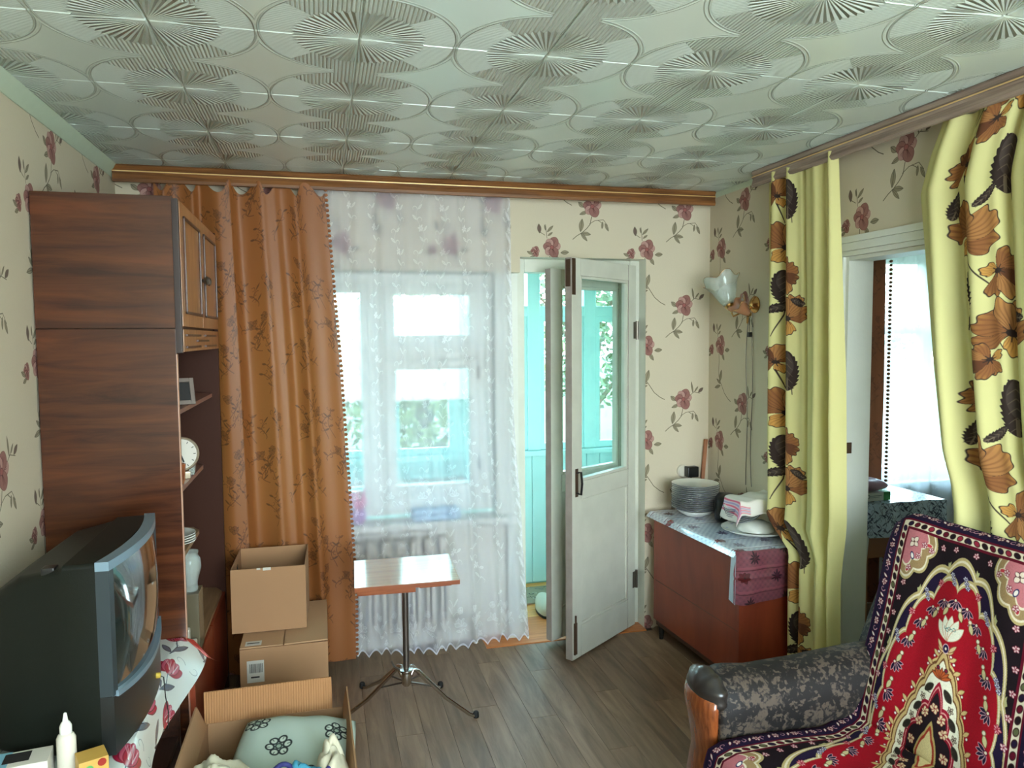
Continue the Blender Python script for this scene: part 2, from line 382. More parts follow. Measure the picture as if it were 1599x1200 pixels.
def rug():
    W_, L_ = .62, 1.36; res = 950
    c = Cv(W_, L_, res, rgb(150, 18, 34)); nx, ny = c.nx, c.ny
    X, Y = np.meshgrid((np.arange(nx) + .5) / c.rx, (np.arange(ny) + .5) / c.ry)
    hx, hy = W_ / 2, L_ / 2
    x = np.abs(X - hx); y = np.minimum(Y, L_ - Y); d = np.minimum(hx - x, y)      # d: distance from the edge
    NAVY, BLK, MAR, CRM, GLD, PNK, RED, PUR = rgb(34, 22, 48), rgb(30, 20, 24), rgb(96, 16, 34), rgb(226, 212, 184), rgb(186, 164, 112), rgb(196, 116, 122), rgb(158, 18, 32), rgb(66, 32, 68)
    def fill(m, col): c.a[m] = col
    yy = hy - y
    # arch
    a, b = .222, .535
    th = np.arctan2(yy / b, x / a); r = np.hypot(x / a, yy / b)
    lob = np.abs(np.sin(th * 7)); rout = .965 + .055 * lob; rin = .855 + .075 * np.abs(np.sin(th * 7 + math.pi / 2)) ** .7
    fill(r > rin - .05, BLK)
    fill((r < rin), RED)
    g = (np.abs(r - rin) < .020) | (np.abs(r - rout) < .024); pan = (r > rin) & (r < rout)
    fill(pan, NAVY); fill((r > rin) & (np.abs(np.sin(th * 7)) < .16) & (r < rout + .05), rgb(176, 170, 120)); fill(g, GLD)
    fill((np.abs(r - rin) < .006) | (np.abs(r - rout) < .007), CRM)
    # corner pieces
    u = hx - .088 - x; v = y - .088; q = np.hypot(u, v * .72) - .012 * np.abs(np.sin(np.arctan2(v * .72, u) * 6))
    cor = (u > 0) & (v > 0) & (r > rout + .06)
    fill(cor & (q < .108), GLD); fill(cor & (q < .102), CRM); fill(cor & (q < .097), rgb(160, 130, 90)); fill(cor & (q < .077), CRM); fill(cor & (q < .072), PNK)
    # borders
    fill(d < .088, BLK); fill(d < .084, CRM); fill(d < .058, MAR); fill(d < .052, NAVY); fill(d < .006, PUR)
    fill((d > .080) & (d < .088), MAR)
    # stamps; all four quarters
    def four(fn, px, py, *k):
        for sx in (-1, 1):
            for sy in (-1, 1): fn((hx + sx * px, (py if sy > 0 else L_ - py)), sx, sy, *k)
    def oval(p, sx, sy, ca, vert=1): c.ell(p, .0085 if vert else .012, .012 if vert else .0085, ca, rgb(60, 30, 30), rot=.5 * sx * sy)
    n = 40
    for i in range(22):
        t = .088 + i * .0275
        if t < hy + .01: four(lambda p, sx, sy: oval(p, sx, sy, (NAVY, MAR, BLK, rgb(90, 94, 60))[i % 4], 1), hx - .069, t)
        if t < hx + .01: four(lambda p, sx, sy: oval(p, sx, sy, (NAVY, MAR, BLK, rgb(150, 40, 60))[i % 4], 0), hx - t, .069)
    for i in range(34):
        t = .03 + i * .021
        def mot(p, sx, sy, vert):
            if i % 3 == 0: c.flower(p, .012, 6, rgb(214, 190, 180), MAR, rgb(70, 80, 110), i * .4)
            elif i % 3 == 1: c.curl(p, .010, i, .8, .003, rgb(208, 150, 160))
            else: c.leaf((p[0] - .010, p[1] - .006), (p[0] + .010, p[1] + .006), .005, rgb(226, 214, 204), MAR)
        if t < hy + .01: four(lambda p, sx, sy: mot(p, sx, sy, 1), hx - .030, t)
        if t < hx: four(lambda p, sx, sy: mot(p, sx, sy, 0), hx - t, .030)
    # corner stamps
    def cst(p, sx, sy):
        c.flower(p, .020, 4, rgb(230, 210, 190), rgb(70, 30, 40), rgb(170, 150, 90), .6)
    four(cst, hx - .122, .125)
    four(lambda p, sx, sy: c.ell(p, .007, .013, rgb(235, 225, 215), rgb(40, 40, 80), rot=.4 * sx), hx - .125, .170)
    four(lambda p, sx, sy: c.ell(p, .013, .007, rgb(200, 60, 70), CRM), hx - .175, .122)
    four(lambda p, sx, sy: c.ell(p, .007, .012, rgb(180, 50, 60), CRM), hx - .115, .215)
    # small flowers in the dark spandrel
    for (px, py) in ((.125, .135), (.165, .165), (.19, .21), (.198, .26), (.085, .112), (.035, .105), (.205, .31), (.211, .36), (.214, .42), (.215, .48), (.215, .55), (.215, .62), (.15, .125)):
        four(lambda p, sx, sy: c.flower(p, .0105, 5, rgb(222, 190, 186), rgb(120, 30, 50), rgb(200, 180, 120), px * 40), px, py)
    # florals on the arch panels and palmettes hanging inside the field
    for k in range(0, 8):
        t = (k + .5) / 7 * math.pi / 2 * 1.0
        if t > math.pi / 2: break
        rr = .915
        px, py = a * rr * math.cos(t), hy - b * rr * math.sin(t)
        def pn(p, sx, sy):
            if k % 2: c.flower(p, .012, 7, rgb(214, 150, 150), rgb(150, 20, 40), CRM, k, .3)
            else:
                for w in (-.012, 0, .012): c.flower((p[0] + w * .5, p[1] + w), .0085, 6, rgb(232, 228, 224), rgb(60, 50, 90), rgb(60, 60, 60))
        four(pn, px, py)
    for k in range(0, 8):
        t = k / 7 * math.pi / 2
        rr = .80
        px, py = a * rr * math.cos(t), hy - b * rr * math.sin(t)
        an = math.atan2(math.sin(t) * b, math.cos(t) * a)
        def pal(p, sx, sy):
            ax = math.atan2(-sy * math.sin(an) * -1 if False else (sy * math.sin(an)), -sx * math.cos(an))
            for w in (-1.0, -.5, 0, .5, 1.0):
                c.leaf(p, (p[0] + .030 * math.cos(ax + w), p[1] + .030 * math.sin(ax + w)), .0058, NAVY, rgb(226, 178, 178), .7)
            c.ell(p, .006, .006, CRM, MAR)
        four(pal, px, py)
        t2 = (k + .5) / 7 * math.pi / 2; rr = .76
        if t2 < math.pi / 2:
            def hook(p, sx, sy):
                c.leaf(p, (p[0] + .012 * sx, p[1] + .030 * sy), .008, rgb(206, 190, 140), rgb(90, 70, 40)); c.ell((p[0], p[1] - .002), .007, .007, CRM, rgb(120, 90, 60))
            four(hook, a * rr * math.cos(t2), hy - b * rr * math.sin(t2))
    # medallion
    X_, Y_ = x, yy
    def dia(A_, B_, lobes, amp):
        t = np.arctan2(Y_ / B_, X_ / A_); s = (X_ / A_) ** 1.15 + (Y_ / B_) ** 1.15
        return s - amp * np.abs(np.sin(t * lobes))
    m1 = dia(.122, .262, 9, .06)
    fill(m1 < 1.10, rgb(214, 180, 120)); fill(m1 < 1.06, rgb(110, 70, 40)); fill(m1 < 1.02, rgb(200, 168, 112)); fill(m1 < .94, rgb(110, 70, 40)); fill(m1 < .91, rgb(232, 224, 200))
    m2 = dia(.086, .170, 5, .20)
    fill(m2 < .98, rgb(150, 24, 44)); fill(m2 < .90, rgb(222, 150, 140)); fill(m2 < .86, rgb(140, 20, 38)); fill(m2 < .78, rgb(34, 22, 26))
    m3 = dia(.032, .075, 3, .1)
    fill(m3 < 1.15, rgb(176, 150, 92)); fill(m3 < .95, rgb(150, 50, 34)); fill(m3 < .75, rgb(206, 184, 130))
    for i in range(9):
        t = (i + .4) / 9 * math.pi / 2; s_ = 1.06
        px, py = .124 * s_ * math.cos(t) ** 1.75, hy - .262 * s_ * math.sin(t) ** 1.75
        def hk(p, sx, sy):
            c.leaf(p, (p[0] + sx * .022, p[1] - sy * .016), .007, rgb(208, 178, 120), rgb(120, 60, 40)); c.ell((p[0] + sx * .016, p[1] + sy * .002), .0055, .0055, rgb(236, 226, 214), rgb(120, 30, 40))
        four(hk, px, py)
    for (px, py, k) in ((.0, .465, 2), (.030, .508, 0), (.058, .57, 0), (.084, .63, 0), (.044, .54, 1), (.072, .602, 1), (.096, .668, 1), (.012, .448, 3)):
        def md(p, sx, sy):
            if k == 0: c.leaf((p[0] - sx * .014, p[1] - sy * .012), (p[0] + sx * .012, p[1] + sy * .014), .010, rgb(44, 38, 32), rgb(90, 80, 60), .6); c.curl(p, .016, 1, .5, .002, rgb(60, 50, 40))
            elif k == 1: c.flower(p, .011, 5, rgb(216, 206, 176), rgb(70, 50, 44), rgb(120, 40, 40), .3, .3)
            elif k == 2:
                for w in (-1.1, -.7, -.35, 0, .35, .7, 1.1): c.leaf((p[0], p[1] + sy * .012), (p[0] + .034 * math.sin(w), p[1] + sy * .012 - sy * .034 * math.cos(w)), .005, rgb(184, 86, 40), rgb(110, 50, 30))
            else: c.ell(p, .0055, .006, rgb(120, 24, 44), rgb(60, 30, 40))
        four(md, px, py)
    for (px, py) in ((0, .555), (.040, .605), (.055, .66), (.026, .575)):
        four(lambda p, sx, sy: c.flower(p, .014, 6, rgb(222, 200, 156), rgb(130, 40, 40), rgb(150, 30, 40), px * 50), px, py)
    # pinnacles
    for sy in (-1, 1):
        py = lambda t: (t if sy > 0 else L_ - t)
        for w in (-.8, -.4, 0, .4, .8):
            c.leaf((hx, py(.372)), (hx + .058 * math.sin(w), py(.372 - .075 * math.cos(w))), .013, rgb(226, 222, 200), rgb(196, 140, 110))
        for w in range(5): c.curl((hx - .014 + w * .007, py(.335 + .004 * (w % 2))), .006, w, .8, .002, rgb(70, 110, 110))
        c.ell((hx, py(.392)), .010, .014, rgb(34, 22, 60), rgb(220, 180, 180)); c.ell((hx, py(.392)), .003, .004, CRM)
        for sx in (-1, 1): c.leaf((hx + sx * .008, py(.40)), (hx + sx * .030, py(.372)), .006, rgb(206, 176, 130), rgb(120, 60, 40))
    c.a *= (.88 + .14 * rng.random((ny, nx, 1))).astype(np.float32)
    return c.image('oriental_rug_print')
RUG = rug()

def poppies():
    c = Cv(.68, .74, 850, rgb(222, 214, 150))
    B1, B2, B3, DK, OR = rgb(150, 98, 58), rgb(104, 64, 42), rgb(178, 124, 74), rgb(54, 42, 38), rgb(208, 152, 78)
    def petal(x, y, a, rr, w, col, ph):
        M = rr * 1.2; i, j, X, Y = c.reg(x - M, x + M, y - M, y + M); r_ = np.hypot(X - x, Y - y) / rr
        dt = (np.arctan2(Y - y, X - x) - a + np.pi) % (2 * np.pi) - np.pi; q = np.clip(np.abs(dt) / w, 0, 1)
        lim = np.cos(q * np.pi / 2) ** .30 * (1 + .07 * np.sin(dt * 9 + ph) + .05 * np.sin(dt * 17 + 2 * ph)); sd = (lim - r_) * rr * c.rx
        c.put(i, j, sd + .5, DK); m = np.clip(sd - 2.0, 0, 1); c.put(i, j, m, col)
        st_ = .5 + .5 * np.sin(dt * 34 + 2 * np.sin(r_ * 6 + ph)); c.put(i, j, m * np.clip(st_ * 1.6 - .8, 0, 1) * np.clip(1.15 - r_, 0, 1) * .85, B2)
        c.put(i, j, m * np.clip((r_ - .72) * 4, 0, 1) * (st_ < .6) * .5, OR)
    def poppy(x, y, r, a, dark=0):
        r *= 1.26
        for k, (da, w, col, l) in enumerate(((-1.5, .62, B1, .92), (1.5, .62, B1, .9), (-.75, .62, B3, 1.05), (.8, .60, B1, 1.0), (.05, .55, B2 if dark else B3, .95), (3.0, .75, OR, .62))):
            petal(x, y, a + da, r * l, w, col, k * 1.7 + x * 40)
        for k in range(9): an = a + k * .7; c.stroke([(x, y), (x + .24 * r * math.cos(an), y + .24 * r * math.sin(an))], .003, DK, .002)
        c.ell((x, y), r * .13, r * .10, DK)
    def bigleaf(a, b, w):
        b = (a[0] + (b[0] - a[0]) * 1.05, a[1] + (b[1] - a[1]) * 1.05); w *= 1.05
        c.leaf(a, b, w, DK, rgb(36, 28, 26), .55, .22, rgb(120, 104, 86)); c.leaf(a, (a[0] * .3 + b[0] * .7, a[1] * .3 + b[1] * .7), w * .5, rgb(74, 62, 56), None, .8)
        for k in range(1, 6):
            t = k / 6; p = (a[0] + (b[0] - a[0]) * t, a[1] + (b[1] - a[1]) * t)
            for s_ in (-1, 1):
                d = (b[0] - a[0], b[1] - a[1]); c.stroke([p, (p[0] + d[0] * .12 - s_ * d[1] * .12, p[1] + d[1] * .12 + s_ * d[0] * .12)], .0022, rgb(120, 104, 86), .001)
    X0 = .23
    def st(*p, w=.005): c.stroke([(X0 + x, y) for x, y in p], w, DK, w * .5)
    st((-.05, .62), (-.02, .52), (.03, .44)); st((-.05, .40), (-.065, .30), (-.10, .20)); st((.07, .14), (.10, .04), (.105, -.04)); st((.03, .30), (.06, .24))
    bigleaf((X0 - .065, .50), (X0 - .055, .35), .046); bigleaf((X0 - .03, .35), (X0 - .125, .31), .020)
    bigleaf((X0 + .085, .145), (X0 + .085, -.02), .048); bigleaf((X0 + .06, .0), (X0 + .0, -.035), .016)
    poppy(X0 - .055, .600, .098, 1.25); poppy(X0 + .055, .475, .066, -.35, 1)
    poppy(X0 + .085, .285, .090, 1.8); poppy(X0 + .02, .215, .050, 3.6, 1)
    bigleaf((X0 + .10, .37), (X0 + .17, .345), .018)
    poppy(X0 - .085, .085, .062, 2.2, 1); st((-.085, .05), (-.06, -.03)); bigleaf((X0 - .12, .02), (X0 - .15, -.06), .022)
    return c.image('poppy_print')
POP = poppies()

def scrolls(w, h, res, base, dk, lt, n, lw=.002, flowers=0, seed=3):
    r = random.Random(seed); c = Cv(w, h, res, base)
    for k in range(n):
        x, y = r.random() * w, r.random() * h; s = -1 if k % 2 else 1; L = r.uniform(.07, .13); a = r.uniform(1.1, 2.0)
        pts = [(x + .02 * math.sin(t * 4 + k) + L * t * math.cos(a), y + L * t * math.sin(a)) for t in np.linspace(0, 1, 10)]
        c.stroke(pts, lw, dk)
        for q in (3, 6, 9):
            px, py = pts[q]; s = -s
            c.curl((px + s * .012, py + .008), .013, r.random() * 6, .7 * s, lw, dk)
            c.leaf((px, py), (px - s * .022, py + .018), .004, lt if r.random() < .4 else dk, dk)
        if k % 3 == 0 and flowers: c.flower(pts[9], flowers, 6, lt, dk, dk, r.random())
    return c
c_ = scrolls(.5, .62, 800, rgb(154, 94, 48), rgb(98, 58, 30), rgb(130, 78, 40), 30, .0024, .022)
ORC = c_.image('scroll_damask_print')

def lace():
    W_, H_ = 1.6, 2.30; c = Cv(W_, H_, 620, (.12,) * 3); r = random.Random(5); wht = (.66,) * 3; md = (.42,) * 3
    for ix in range(9):
        x0 = .09 + ix * .18
        for iy in range(10):
            y = .30 + iy * .215 + (.1 if ix % 2 else 0)
            pts = [(x0 + .028 * math.sin(t * 5.5), y + t * .19) for t in np.linspace(0, 1, 12)]
            c.stroke(pts, .0028, md)
            for q, s in ((2, 1), (5, -1), (8, 1), (11, -1)):
                px, py = pts[q]; c.curl((px + s * .020, py), .020, math.pi if s > 0 else 0, -.62 * s, .0035, wht)
                c.leaf((px - s * .004, py), (px - s * .032, py + .026), .006, md, wht)
            c.flower((x0, y + .10), .020, 6, wht, md, md, r.random(), .28)
    for k in range(13):                                        # hem and mid-height sprays of leaves
        x0 = k * .123 + .03
        for y0, sc2 in ((.10, 1), (.78, .8)):
            if sc2 < 1 and k % 2: continue
            for a in (.6, 1.2, 1.9, 2.5): c.leaf((x0, y0), (x0 + .05 * sc2 * math.cos(a), y0 + .05 * sc2 * math.sin(a)), .010 * sc2, md, wht)
            c.curl((x0 + .03, y0 - .02), .022, 0, .8, .003, wht); c.curl((x0 - .03, y0 + .06), .02, 3, -.8, .003, md); c.flower((x0, y0 + .085), .020, 7, md, wht, wht, k)
    for k in range(22):                                        # side border of leaves
        y = .05 + k * .105; x0 = W_ - .055
        c.stroke([(x0, y), (x0 + .02, y + .05), (x0, y + .105)], .005, wht)
        for s in (-1, 1): c.leaf((x0, y + .02), (x0 + s * .045, y + .065), .014, wht, md); c.curl((x0 + s * .02, y + .09), .016, 0, .7 * s, .004, wht)
    X = (np.arange(c.nx) + .5) / c.rx; Y = (np.arange(c.ny) + .5) / c.ry
    c.a[Y < .012, :] = .9
    c.a[:, X > W_ - .006] = .8
    return c.image('lace_mask')
LACE = lace()

def oil_chest():
    c = Cv(.44, .95, 900, rgb(186, 196, 206)); r = random.Random(2)
    # v runs from the wall to the hanging front; metallic check bands
    for k in range(0, 60):
        for j in range(28):
            x, y = j * .0158, k * .0158
            c.ell((x, y), .005, .005, rgb(204, 210, 218) if (j + k) % 2 else rgb(168, 172, 188))
    for y in (.02, .16, .30, .60, .745, .86): c.stroke([(0, y), (.44, y)], .010, rgb(216, 222, 230)); c.stroke([(0, y + .012), (.44, y + .012)], .004, rgb(120, 70, 90))
    for (x, y) in ((.10, .09), (.31, .10), (.20, .23), (.08, .36), (.33, .40), (.16, .50), (.30, .66), (.11, .70), (.24, .80), (.38, .81), (.08, .92), (.3, .92)):
        c.flower((x, y), .034, 9, rgb(58, 44, 70), rgb(150, 140, 170), rgb(80, 60, 90), r.random(), .17)
    for (x, y) in ((.06, .62), (.05, .79), (.36, .24), (.02, .22)): c.flower((x, y), .030, 7, rgb(130, 30, 50), rgb(80, 30, 50), rgb(60, 30, 50), .3, .3)
    return c
oc = oil_chest(); OILT = oc.image('metallic_oilcloth_print')
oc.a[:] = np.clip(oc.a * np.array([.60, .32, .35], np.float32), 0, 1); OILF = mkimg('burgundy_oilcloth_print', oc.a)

def tulips():
    c = Cv(.40, .46, 900, rgb(214, 220, 214)); r = random.Random(4)
    for (x, y) in ((.10, .12), (.30, .28), (.12, .36), (.33, .06), (.21, .20)):
        c.stroke([(x, y - .10), (x + .012, y - .05), (x, y)], .005, rgb(54, 70, 84), .003)
        c.leaf((x, y - .10), (x + .045, y - .01), .010, rgb(84, 96, 108), rgb(40, 50, 70)); c.leaf((x, y - .09), (x - .04, y - .02), .009, rgb(100, 108, 120), rgb(40, 50, 70))
        for w in (-.6, .6, -.3, .3, 0): c.leaf((x, y - .005), (x + .075 * math.sin(w), y + .085 * math.cos(w)), .019, rgb(164, 34, 60) if abs(w) != .3 else rgb(190, 80, 104), rgb(110, 16, 40), .6)
        for k in range(7): c.stroke([(x + r.uniform(-.02, .02), y + .02), (x + r.uniform(-.03, .03), y + .075)], .002, rgb(226, 200, 204), .001)
    for k in range(9): c.curl((r.random() * .42, r.random() * .5), .022, r.random() * 6, .7, .002, rgb(110, 120, 124))
    return c.image('tulip_oilcloth_print')
TUL = tulips()

def pillowp():
    c = Cv(.36, .36, 700, rgb(178, 192, 178))
    for (x, y) in ((.06, .06), (.24, .10), (.14, .22), (.31, .28), (.05, .33)):
        for k in range(6):
            a = k * math.pi / 3 + x * 9; q = (x + .026 * math.cos(a), y + .026 * math.sin(a))
            c.ell(q, .0145, .0145, rgb(196, 206, 190), rgb(34, 40, 40), 0, 3); c.stroke([q, (q[0] + .008 * math.cos(a), q[1] + .008 * math.sin(a))], .002, rgb(40, 50, 48))
        c.ell((x, y), .011, .011, rgb(150, 170, 150), rgb(34, 40, 40), 0, 2.2)
    return c.image('pillow_print')
PIL = pillowp()
c_ = scrolls(.3, .3, 800, rgb(192, 210, 226), rgb(74, 80, 104), rgb(120, 130, 150), 34, .0018, .008, 9); SCT = c_.image('scroll_tablecloth_print')
def ornate(name, base, c1, c2, seed):
    c = Cv(.2, .2, 600, base); r = random.Random(seed)
    for k in range(14): c.curl((r.random() * .2, r.random() * .2), .018, r.random() * 6, .8, .004, c1 if k % 2 else c2)
    for k in range(4): c.flower((r.random() * .2, r.random() * .2), .014, 5, c2, c1, base)
    return c.image(name)
MATP = ornate('doormat_print', rgb(150, 140, 120), rgb(50, 48, 50), rgb(196, 190, 176), 3)
TOW = Cv(.5, .5, 400, rgb(226, 220, 210))
for k in range(5): TOW.stroke([(.035 + k * .012, 0), (.035 + k * .012, .5)], .008, (rgb(214, 96, 124), rgb(168, 150, 190))[k % 2])
for k in range(5): TOW.stroke([(.0, .018 + k * .010), (.15, .018 + k * .010)], .006, (rgb(214, 110, 130), rgb(160, 150, 180))[k % 2])
TOW = TOW.image('checked_towel_print')
# text painted nowhere else: lettering below is real text geometry

# ------------------------------------------------------------------ materials
AX = WPA[0]; AZ = WPA[1]
printed('wallpaper_far', WP, .75, bump=.0005, bscale=160, vec=(0, 2, 1.394 - AX, 2.30 - AZ, WPW, WPH))
printed('wallpaper_right', WP, .7, bump=.0005, bscale=160, vec=(1, 2, 3.378 + AX, 2.30 - AZ, -WPW, WPH))
printed('wallpaper_left', WP, .75, bump=.0009, bscale=90, vec=(1, 2, 2.901 - AX, 2.28 - AZ, WPW, WPH))
m, nd, lk, b = newmat('ceiling_tile')
b.inputs['Base Color'].default_value = lin(rgb(208, 219, 209)) + (1,); b.inputs['Roughness'].default_value = .24; b.inputs['Specular IOR Level'].default_value = .8
g = N(nd, 'ShaderNodeNewGeometry'); mp = N(nd, 'ShaderNodeMapping'); mp.inputs['Location'].default_value = (-.113 * 2, -1.99 * 2, 0); mp.inputs['Scale'].default_value = (2, 2, 2)
t = N(nd, 'ShaderNodeTexImage', image=CT); lk.new(g.outputs['Position'], mp.inputs['Vector']); lk.new(mp.outputs[0], t.inputs['Vector'])
bp = N(nd, 'ShaderNodeBump'); bp.inputs['Distance'].default_value = .015; bp.inputs['Strength'].default_value = 1; lk.new(t.outputs['Color'], bp.inputs['Height']); lk.new(bp.outputs[0], b.inputs['Normal'])
printed('rug', RUG, .95, spec=.1, bump=.0012, bscale=700)
printed('poppy_cloth', POP, .8, transl=.28, spec=.2)
printed('orange_cloth', ORC, .5, transl=.20, spec=.5)
c_ = scrolls(.5, .62, 500, rgb(128, 74, 48), rgb(104, 58, 40), rgb(116, 66, 42), 20, .0022, .018); printed('brown_cloth', c_.image('brown_damask_print'), .55, transl=.15, spec=.4)
printed('lace', LACE, .8, transl=.34, alpha=(.36, .92), tint=(.84, .87, .98, 1))
printed('lace_dense', LACE, .8, transl=.5, alpha=(.62, .98), tint=(.82, .88, .96, 1))
printed('oilcloth_chest_top', OILT, .22, spec=.7, coat=.6)
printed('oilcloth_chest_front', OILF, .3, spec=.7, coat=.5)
printed('oilcloth_tulip', TUL, .25, spec=.6, coat=.5)
printed('oilcloth_scroll', SCT, .25, spec=.6, coat=.4)
printed('pillow_cloth', PIL, .9)
printed('towel_cloth', TOW, .9, transl=.1)
printed('doormat', MATP, .95)
mat('oilcloth_sheen', (176, 196, 206), .2, spec=.7)
mat('white_plaster', (226, 226, 214), .6, noise=.05, nscale=5, bump=.0008, bscale=40)
mat('white_paint', (212, 214, 204), .38, noise=.08, nscale=7, bump=.0006, bscale=60)
mat('pale_green_trim', (186, 200, 178), .5, noise=.05)
mat('door_paint', (204, 204, 190), .36, noise=.12, nscale=9, bump=.0008, bscale=50)
mat('door_edge', (150, 140, 132), .5, noise=.3, nscale=14, bump=.001, bscale=60)
mat('turquoise_paint', (140, 206, 206), .45, noise=.05, nscale=4)
mat('turquoise_light', (186, 228, 228), .45, noise=.04, nscale=4)
mat('outside_wall', (214, 214, 208), .8)
mat('floor_base', (58, 46, 38), .8)
wood('plank', (108, 84, 64), (150, 123, 98), .42, 'Y', 2.2, rand=.16, stretch=9, bump=.0002)
wood('orange_board', (206, 132, 66), (236, 178, 104), .35, 'X', 3, rand=.08)
wood('threshold_wood', (176, 98, 44), (206, 130, 70), .4, 'X', 4)
wood('walnut_gloss', (52, 26, 14), (92, 48, 26), .26, 'X', 2.2, coat=.12, stretch=11, bump=.00005)
wood('walnut_inside', (50, 28, 18), (82, 48, 32), .4, 'Y', 3.2, stretch=16)
wood('door_veneer', (158, 104, 60), (192, 136, 84), .35, 'Z', 4, coat=.2, stretch=14)
wood('moulding_dark', (60, 34, 20), (92, 56, 34), .35, 'Z', 8)
wood('cornice_wood', (92, 56, 28), (142, 92, 48), .4, 'X', 3, stretch=18)
wood('cornice_grey_wood', (112, 90, 78), (158, 136, 120), .45, 'Y', 3, stretch=18)
mat('gold_line', (226, 190, 130), .3, .4)
wood('mahogany', (116, 46, 28), (146, 64, 36), .38, 'Z', 1.2, coat=.15, stretch=4, bump=.00005)
wood('arm_wood', (104, 50, 24), (156, 84, 42), .25, 'Z', 5, coat=.6)
wood('table_veneer', (176, 120, 76), (206, 152, 104), .12, 'X', 4, coat=.8, bump=0.00002)
wood('table_edge', (120, 58, 28), (150, 82, 44), .35, 'X', 6)
wood('stick_wood', (150, 96, 66), (178, 120, 84), .6, 'Z', 6)
mat('cardboard', (164, 124, 88), .85, noise=.06, nscale=6, bump=.0004, bscale=20)
mat('cardboard_inside', (182, 144, 106), .85, noise=.05, nscale=6)
m = mat('corrugated', (172, 122, 78), .85, noise=.05, nscale=6)
nd, lk = m.node_tree.nodes, m.node_tree.links
tx = N(nd, 'ShaderNodeTexCoord'); wv = N(nd, 'ShaderNodeTexWave'); wv.inputs['Scale'].default_value = 38; lk.new(tx.outputs['Object'], wv.inputs['Vector'])
bp = N(nd, 'ShaderNodeBump'); bp.inputs['Distance'].default_value = .0012; lk.new(wv.outputs['Fac'], bp.inputs['Height']); lk.new(bp.outputs[0], nd['Principled BSDF'].inputs['Normal'])
mat('paper_white', (204, 200, 188), .7)
mat('ink', (30, 28, 28), .7)
mat('tv_plastic', (17, 21, 16), .5, spec=.25, noise=.15, nscale=3, bump=.0003, bscale=500)
mat('tv_dark', (24, 27, 27), .35)
mat('tv_silver', (122, 146, 160), .35, .3)
mat('tv_screen', (34, 42, 40), .06, spec=1, coat=1)
mat('yellow_plastic', (206, 176, 70), .5)
mat('black_plastic', (13, 14, 15), .3, spec=.6)
mat('black_rubber', (16, 15, 15), .7)
mat('chrome', (206, 202, 196), .16, 1)
mat('steel_grey', (120, 112, 104), .3, .9)
mat('rusty_iron', (84, 62, 46), .6, .5, noise=.3, nscale=40)
mat('porcelain', (226, 228, 220), .15, spec=.6)
mat('blue_rim', (60, 66, 88), .25)
mat('white_plastic', (204, 198, 182), .35)
mat('cream_cloth', (206, 198, 172), .95, noise=.08, nscale=12, bump=.002, bscale=60)
mat('blue_cloth', (60, 140, 164), .7, noise=.1, nscale=10)
mat('navy_trim', (44, 46, 104), .7)
mat('green_print_cloth', (190, 200, 182), .9, noise=.5, nscale=55)
mat('pink_wrap', (186, 138, 152), .35, noise=.12, nscale=12, spec=.6)
mat('pink_plastic', (224, 96, 150), .35, spec=.5)
mat('violet_plastic', (176, 120, 190), .35)
mat('green_card', (84, 160, 84), .6)
mat('gold', (196, 150, 92), .2, 1)
mat('brown_glass', (150, 100, 70), .15, 0, spec=.8, coat=.6)
mat('red_foil', (176, 56, 44), .25, .5)
mat('radiator_paint', (206, 200, 184), .45, noise=.05)
mat('tree_leaf', (62, 78, 40), .6, noise=.3, nscale=3)
mat('tree_leaf_yellow', (92, 92, 46), .6, noise=.3, nscale=3)
mat('bark', (96, 80, 64), .9, noise=.3)
mat('ground_green', (70, 84, 54), .9, noise=.3, nscale=.6)
mat('pale_pink_board', (206, 168, 160), .6)
mat('yellow_box', (196, 156, 74), .55, noise=.12, nscale=30)
mat('light_blue_card', (124, 176, 196), .55)
mat('grey_cloth', (120, 128, 124), .8, noise=.25, nscale=50)
mat('boot_white', (196, 190, 172), .6, noise=.06)
mat('room_two_floor', (120, 84, 56), .5, noise=.2, nscale=3)
mat('oilcloth_back', (208, 214, 206), .45)
glassmat('pane_glass')
m, nd, lk, b = newmat('cut_glass'); tr = N(nd, 'ShaderNodeBsdfTransparent'); tr.inputs[0].default_value = (.86, .9, .88, 1)
gl = N(nd, 'ShaderNodeBsdfPrincipled'); gl.inputs['Base Color'].default_value = (.75, .8, .76, 1); gl.inputs['Roughness'].default_value = .12; gl.inputs['Specular IOR Level'].default_value = 1
mx = N(nd, 'ShaderNodeMixShader'); mx.inputs[0].default_value = .28; lk.new(tr.outputs[0], mx.inputs[1]); lk.new(gl.outputs[0], mx.inputs[2]); lk.new(mx.outputs[0], nd['Material Output'].inputs['Surface'])
# dark mottled upholstery
m, nd, lk, b = newmat('upholstery'); tx = N(nd, 'ShaderNodeTexCoord'); n1 = N(nd, 'ShaderNodeTexVoronoi'); n1.inputs['Scale'].default_value = 20; n1.feature = 'SMOOTH_F1'
n2 = N(nd, 'ShaderNodeTexNoise'); n2.inputs['Scale'].default_value = 22; n2.inputs['Detail'].default_value = 5; mxv = N(nd, 'ShaderNodeMix', data_type='RGBA'); mxv.inputs[0].default_value = .35
lk.new(tx.outputs['Object'], mxv.inputs[6]); lk.new(tx.outputs['Object'], n2.inputs['Vector']); lk.new(n2.outputs['Color'], mxv.inputs[7]); lk.new(mxv.outputs[2], n1.inputs['Vector'])
cr = N(nd, 'ShaderNodeValToRGB'); E_ = cr.color_ramp.elements; E_[0].position = .30; E_[0].color = lin(rgb(84, 72, 62)) + (1,); E_[1].position = .46; E_[1].color = lin(rgb(32, 28, 27)) + (1,)
q = E_.new(.36); q.color = lin(rgb(62, 54, 49)) + (1,)
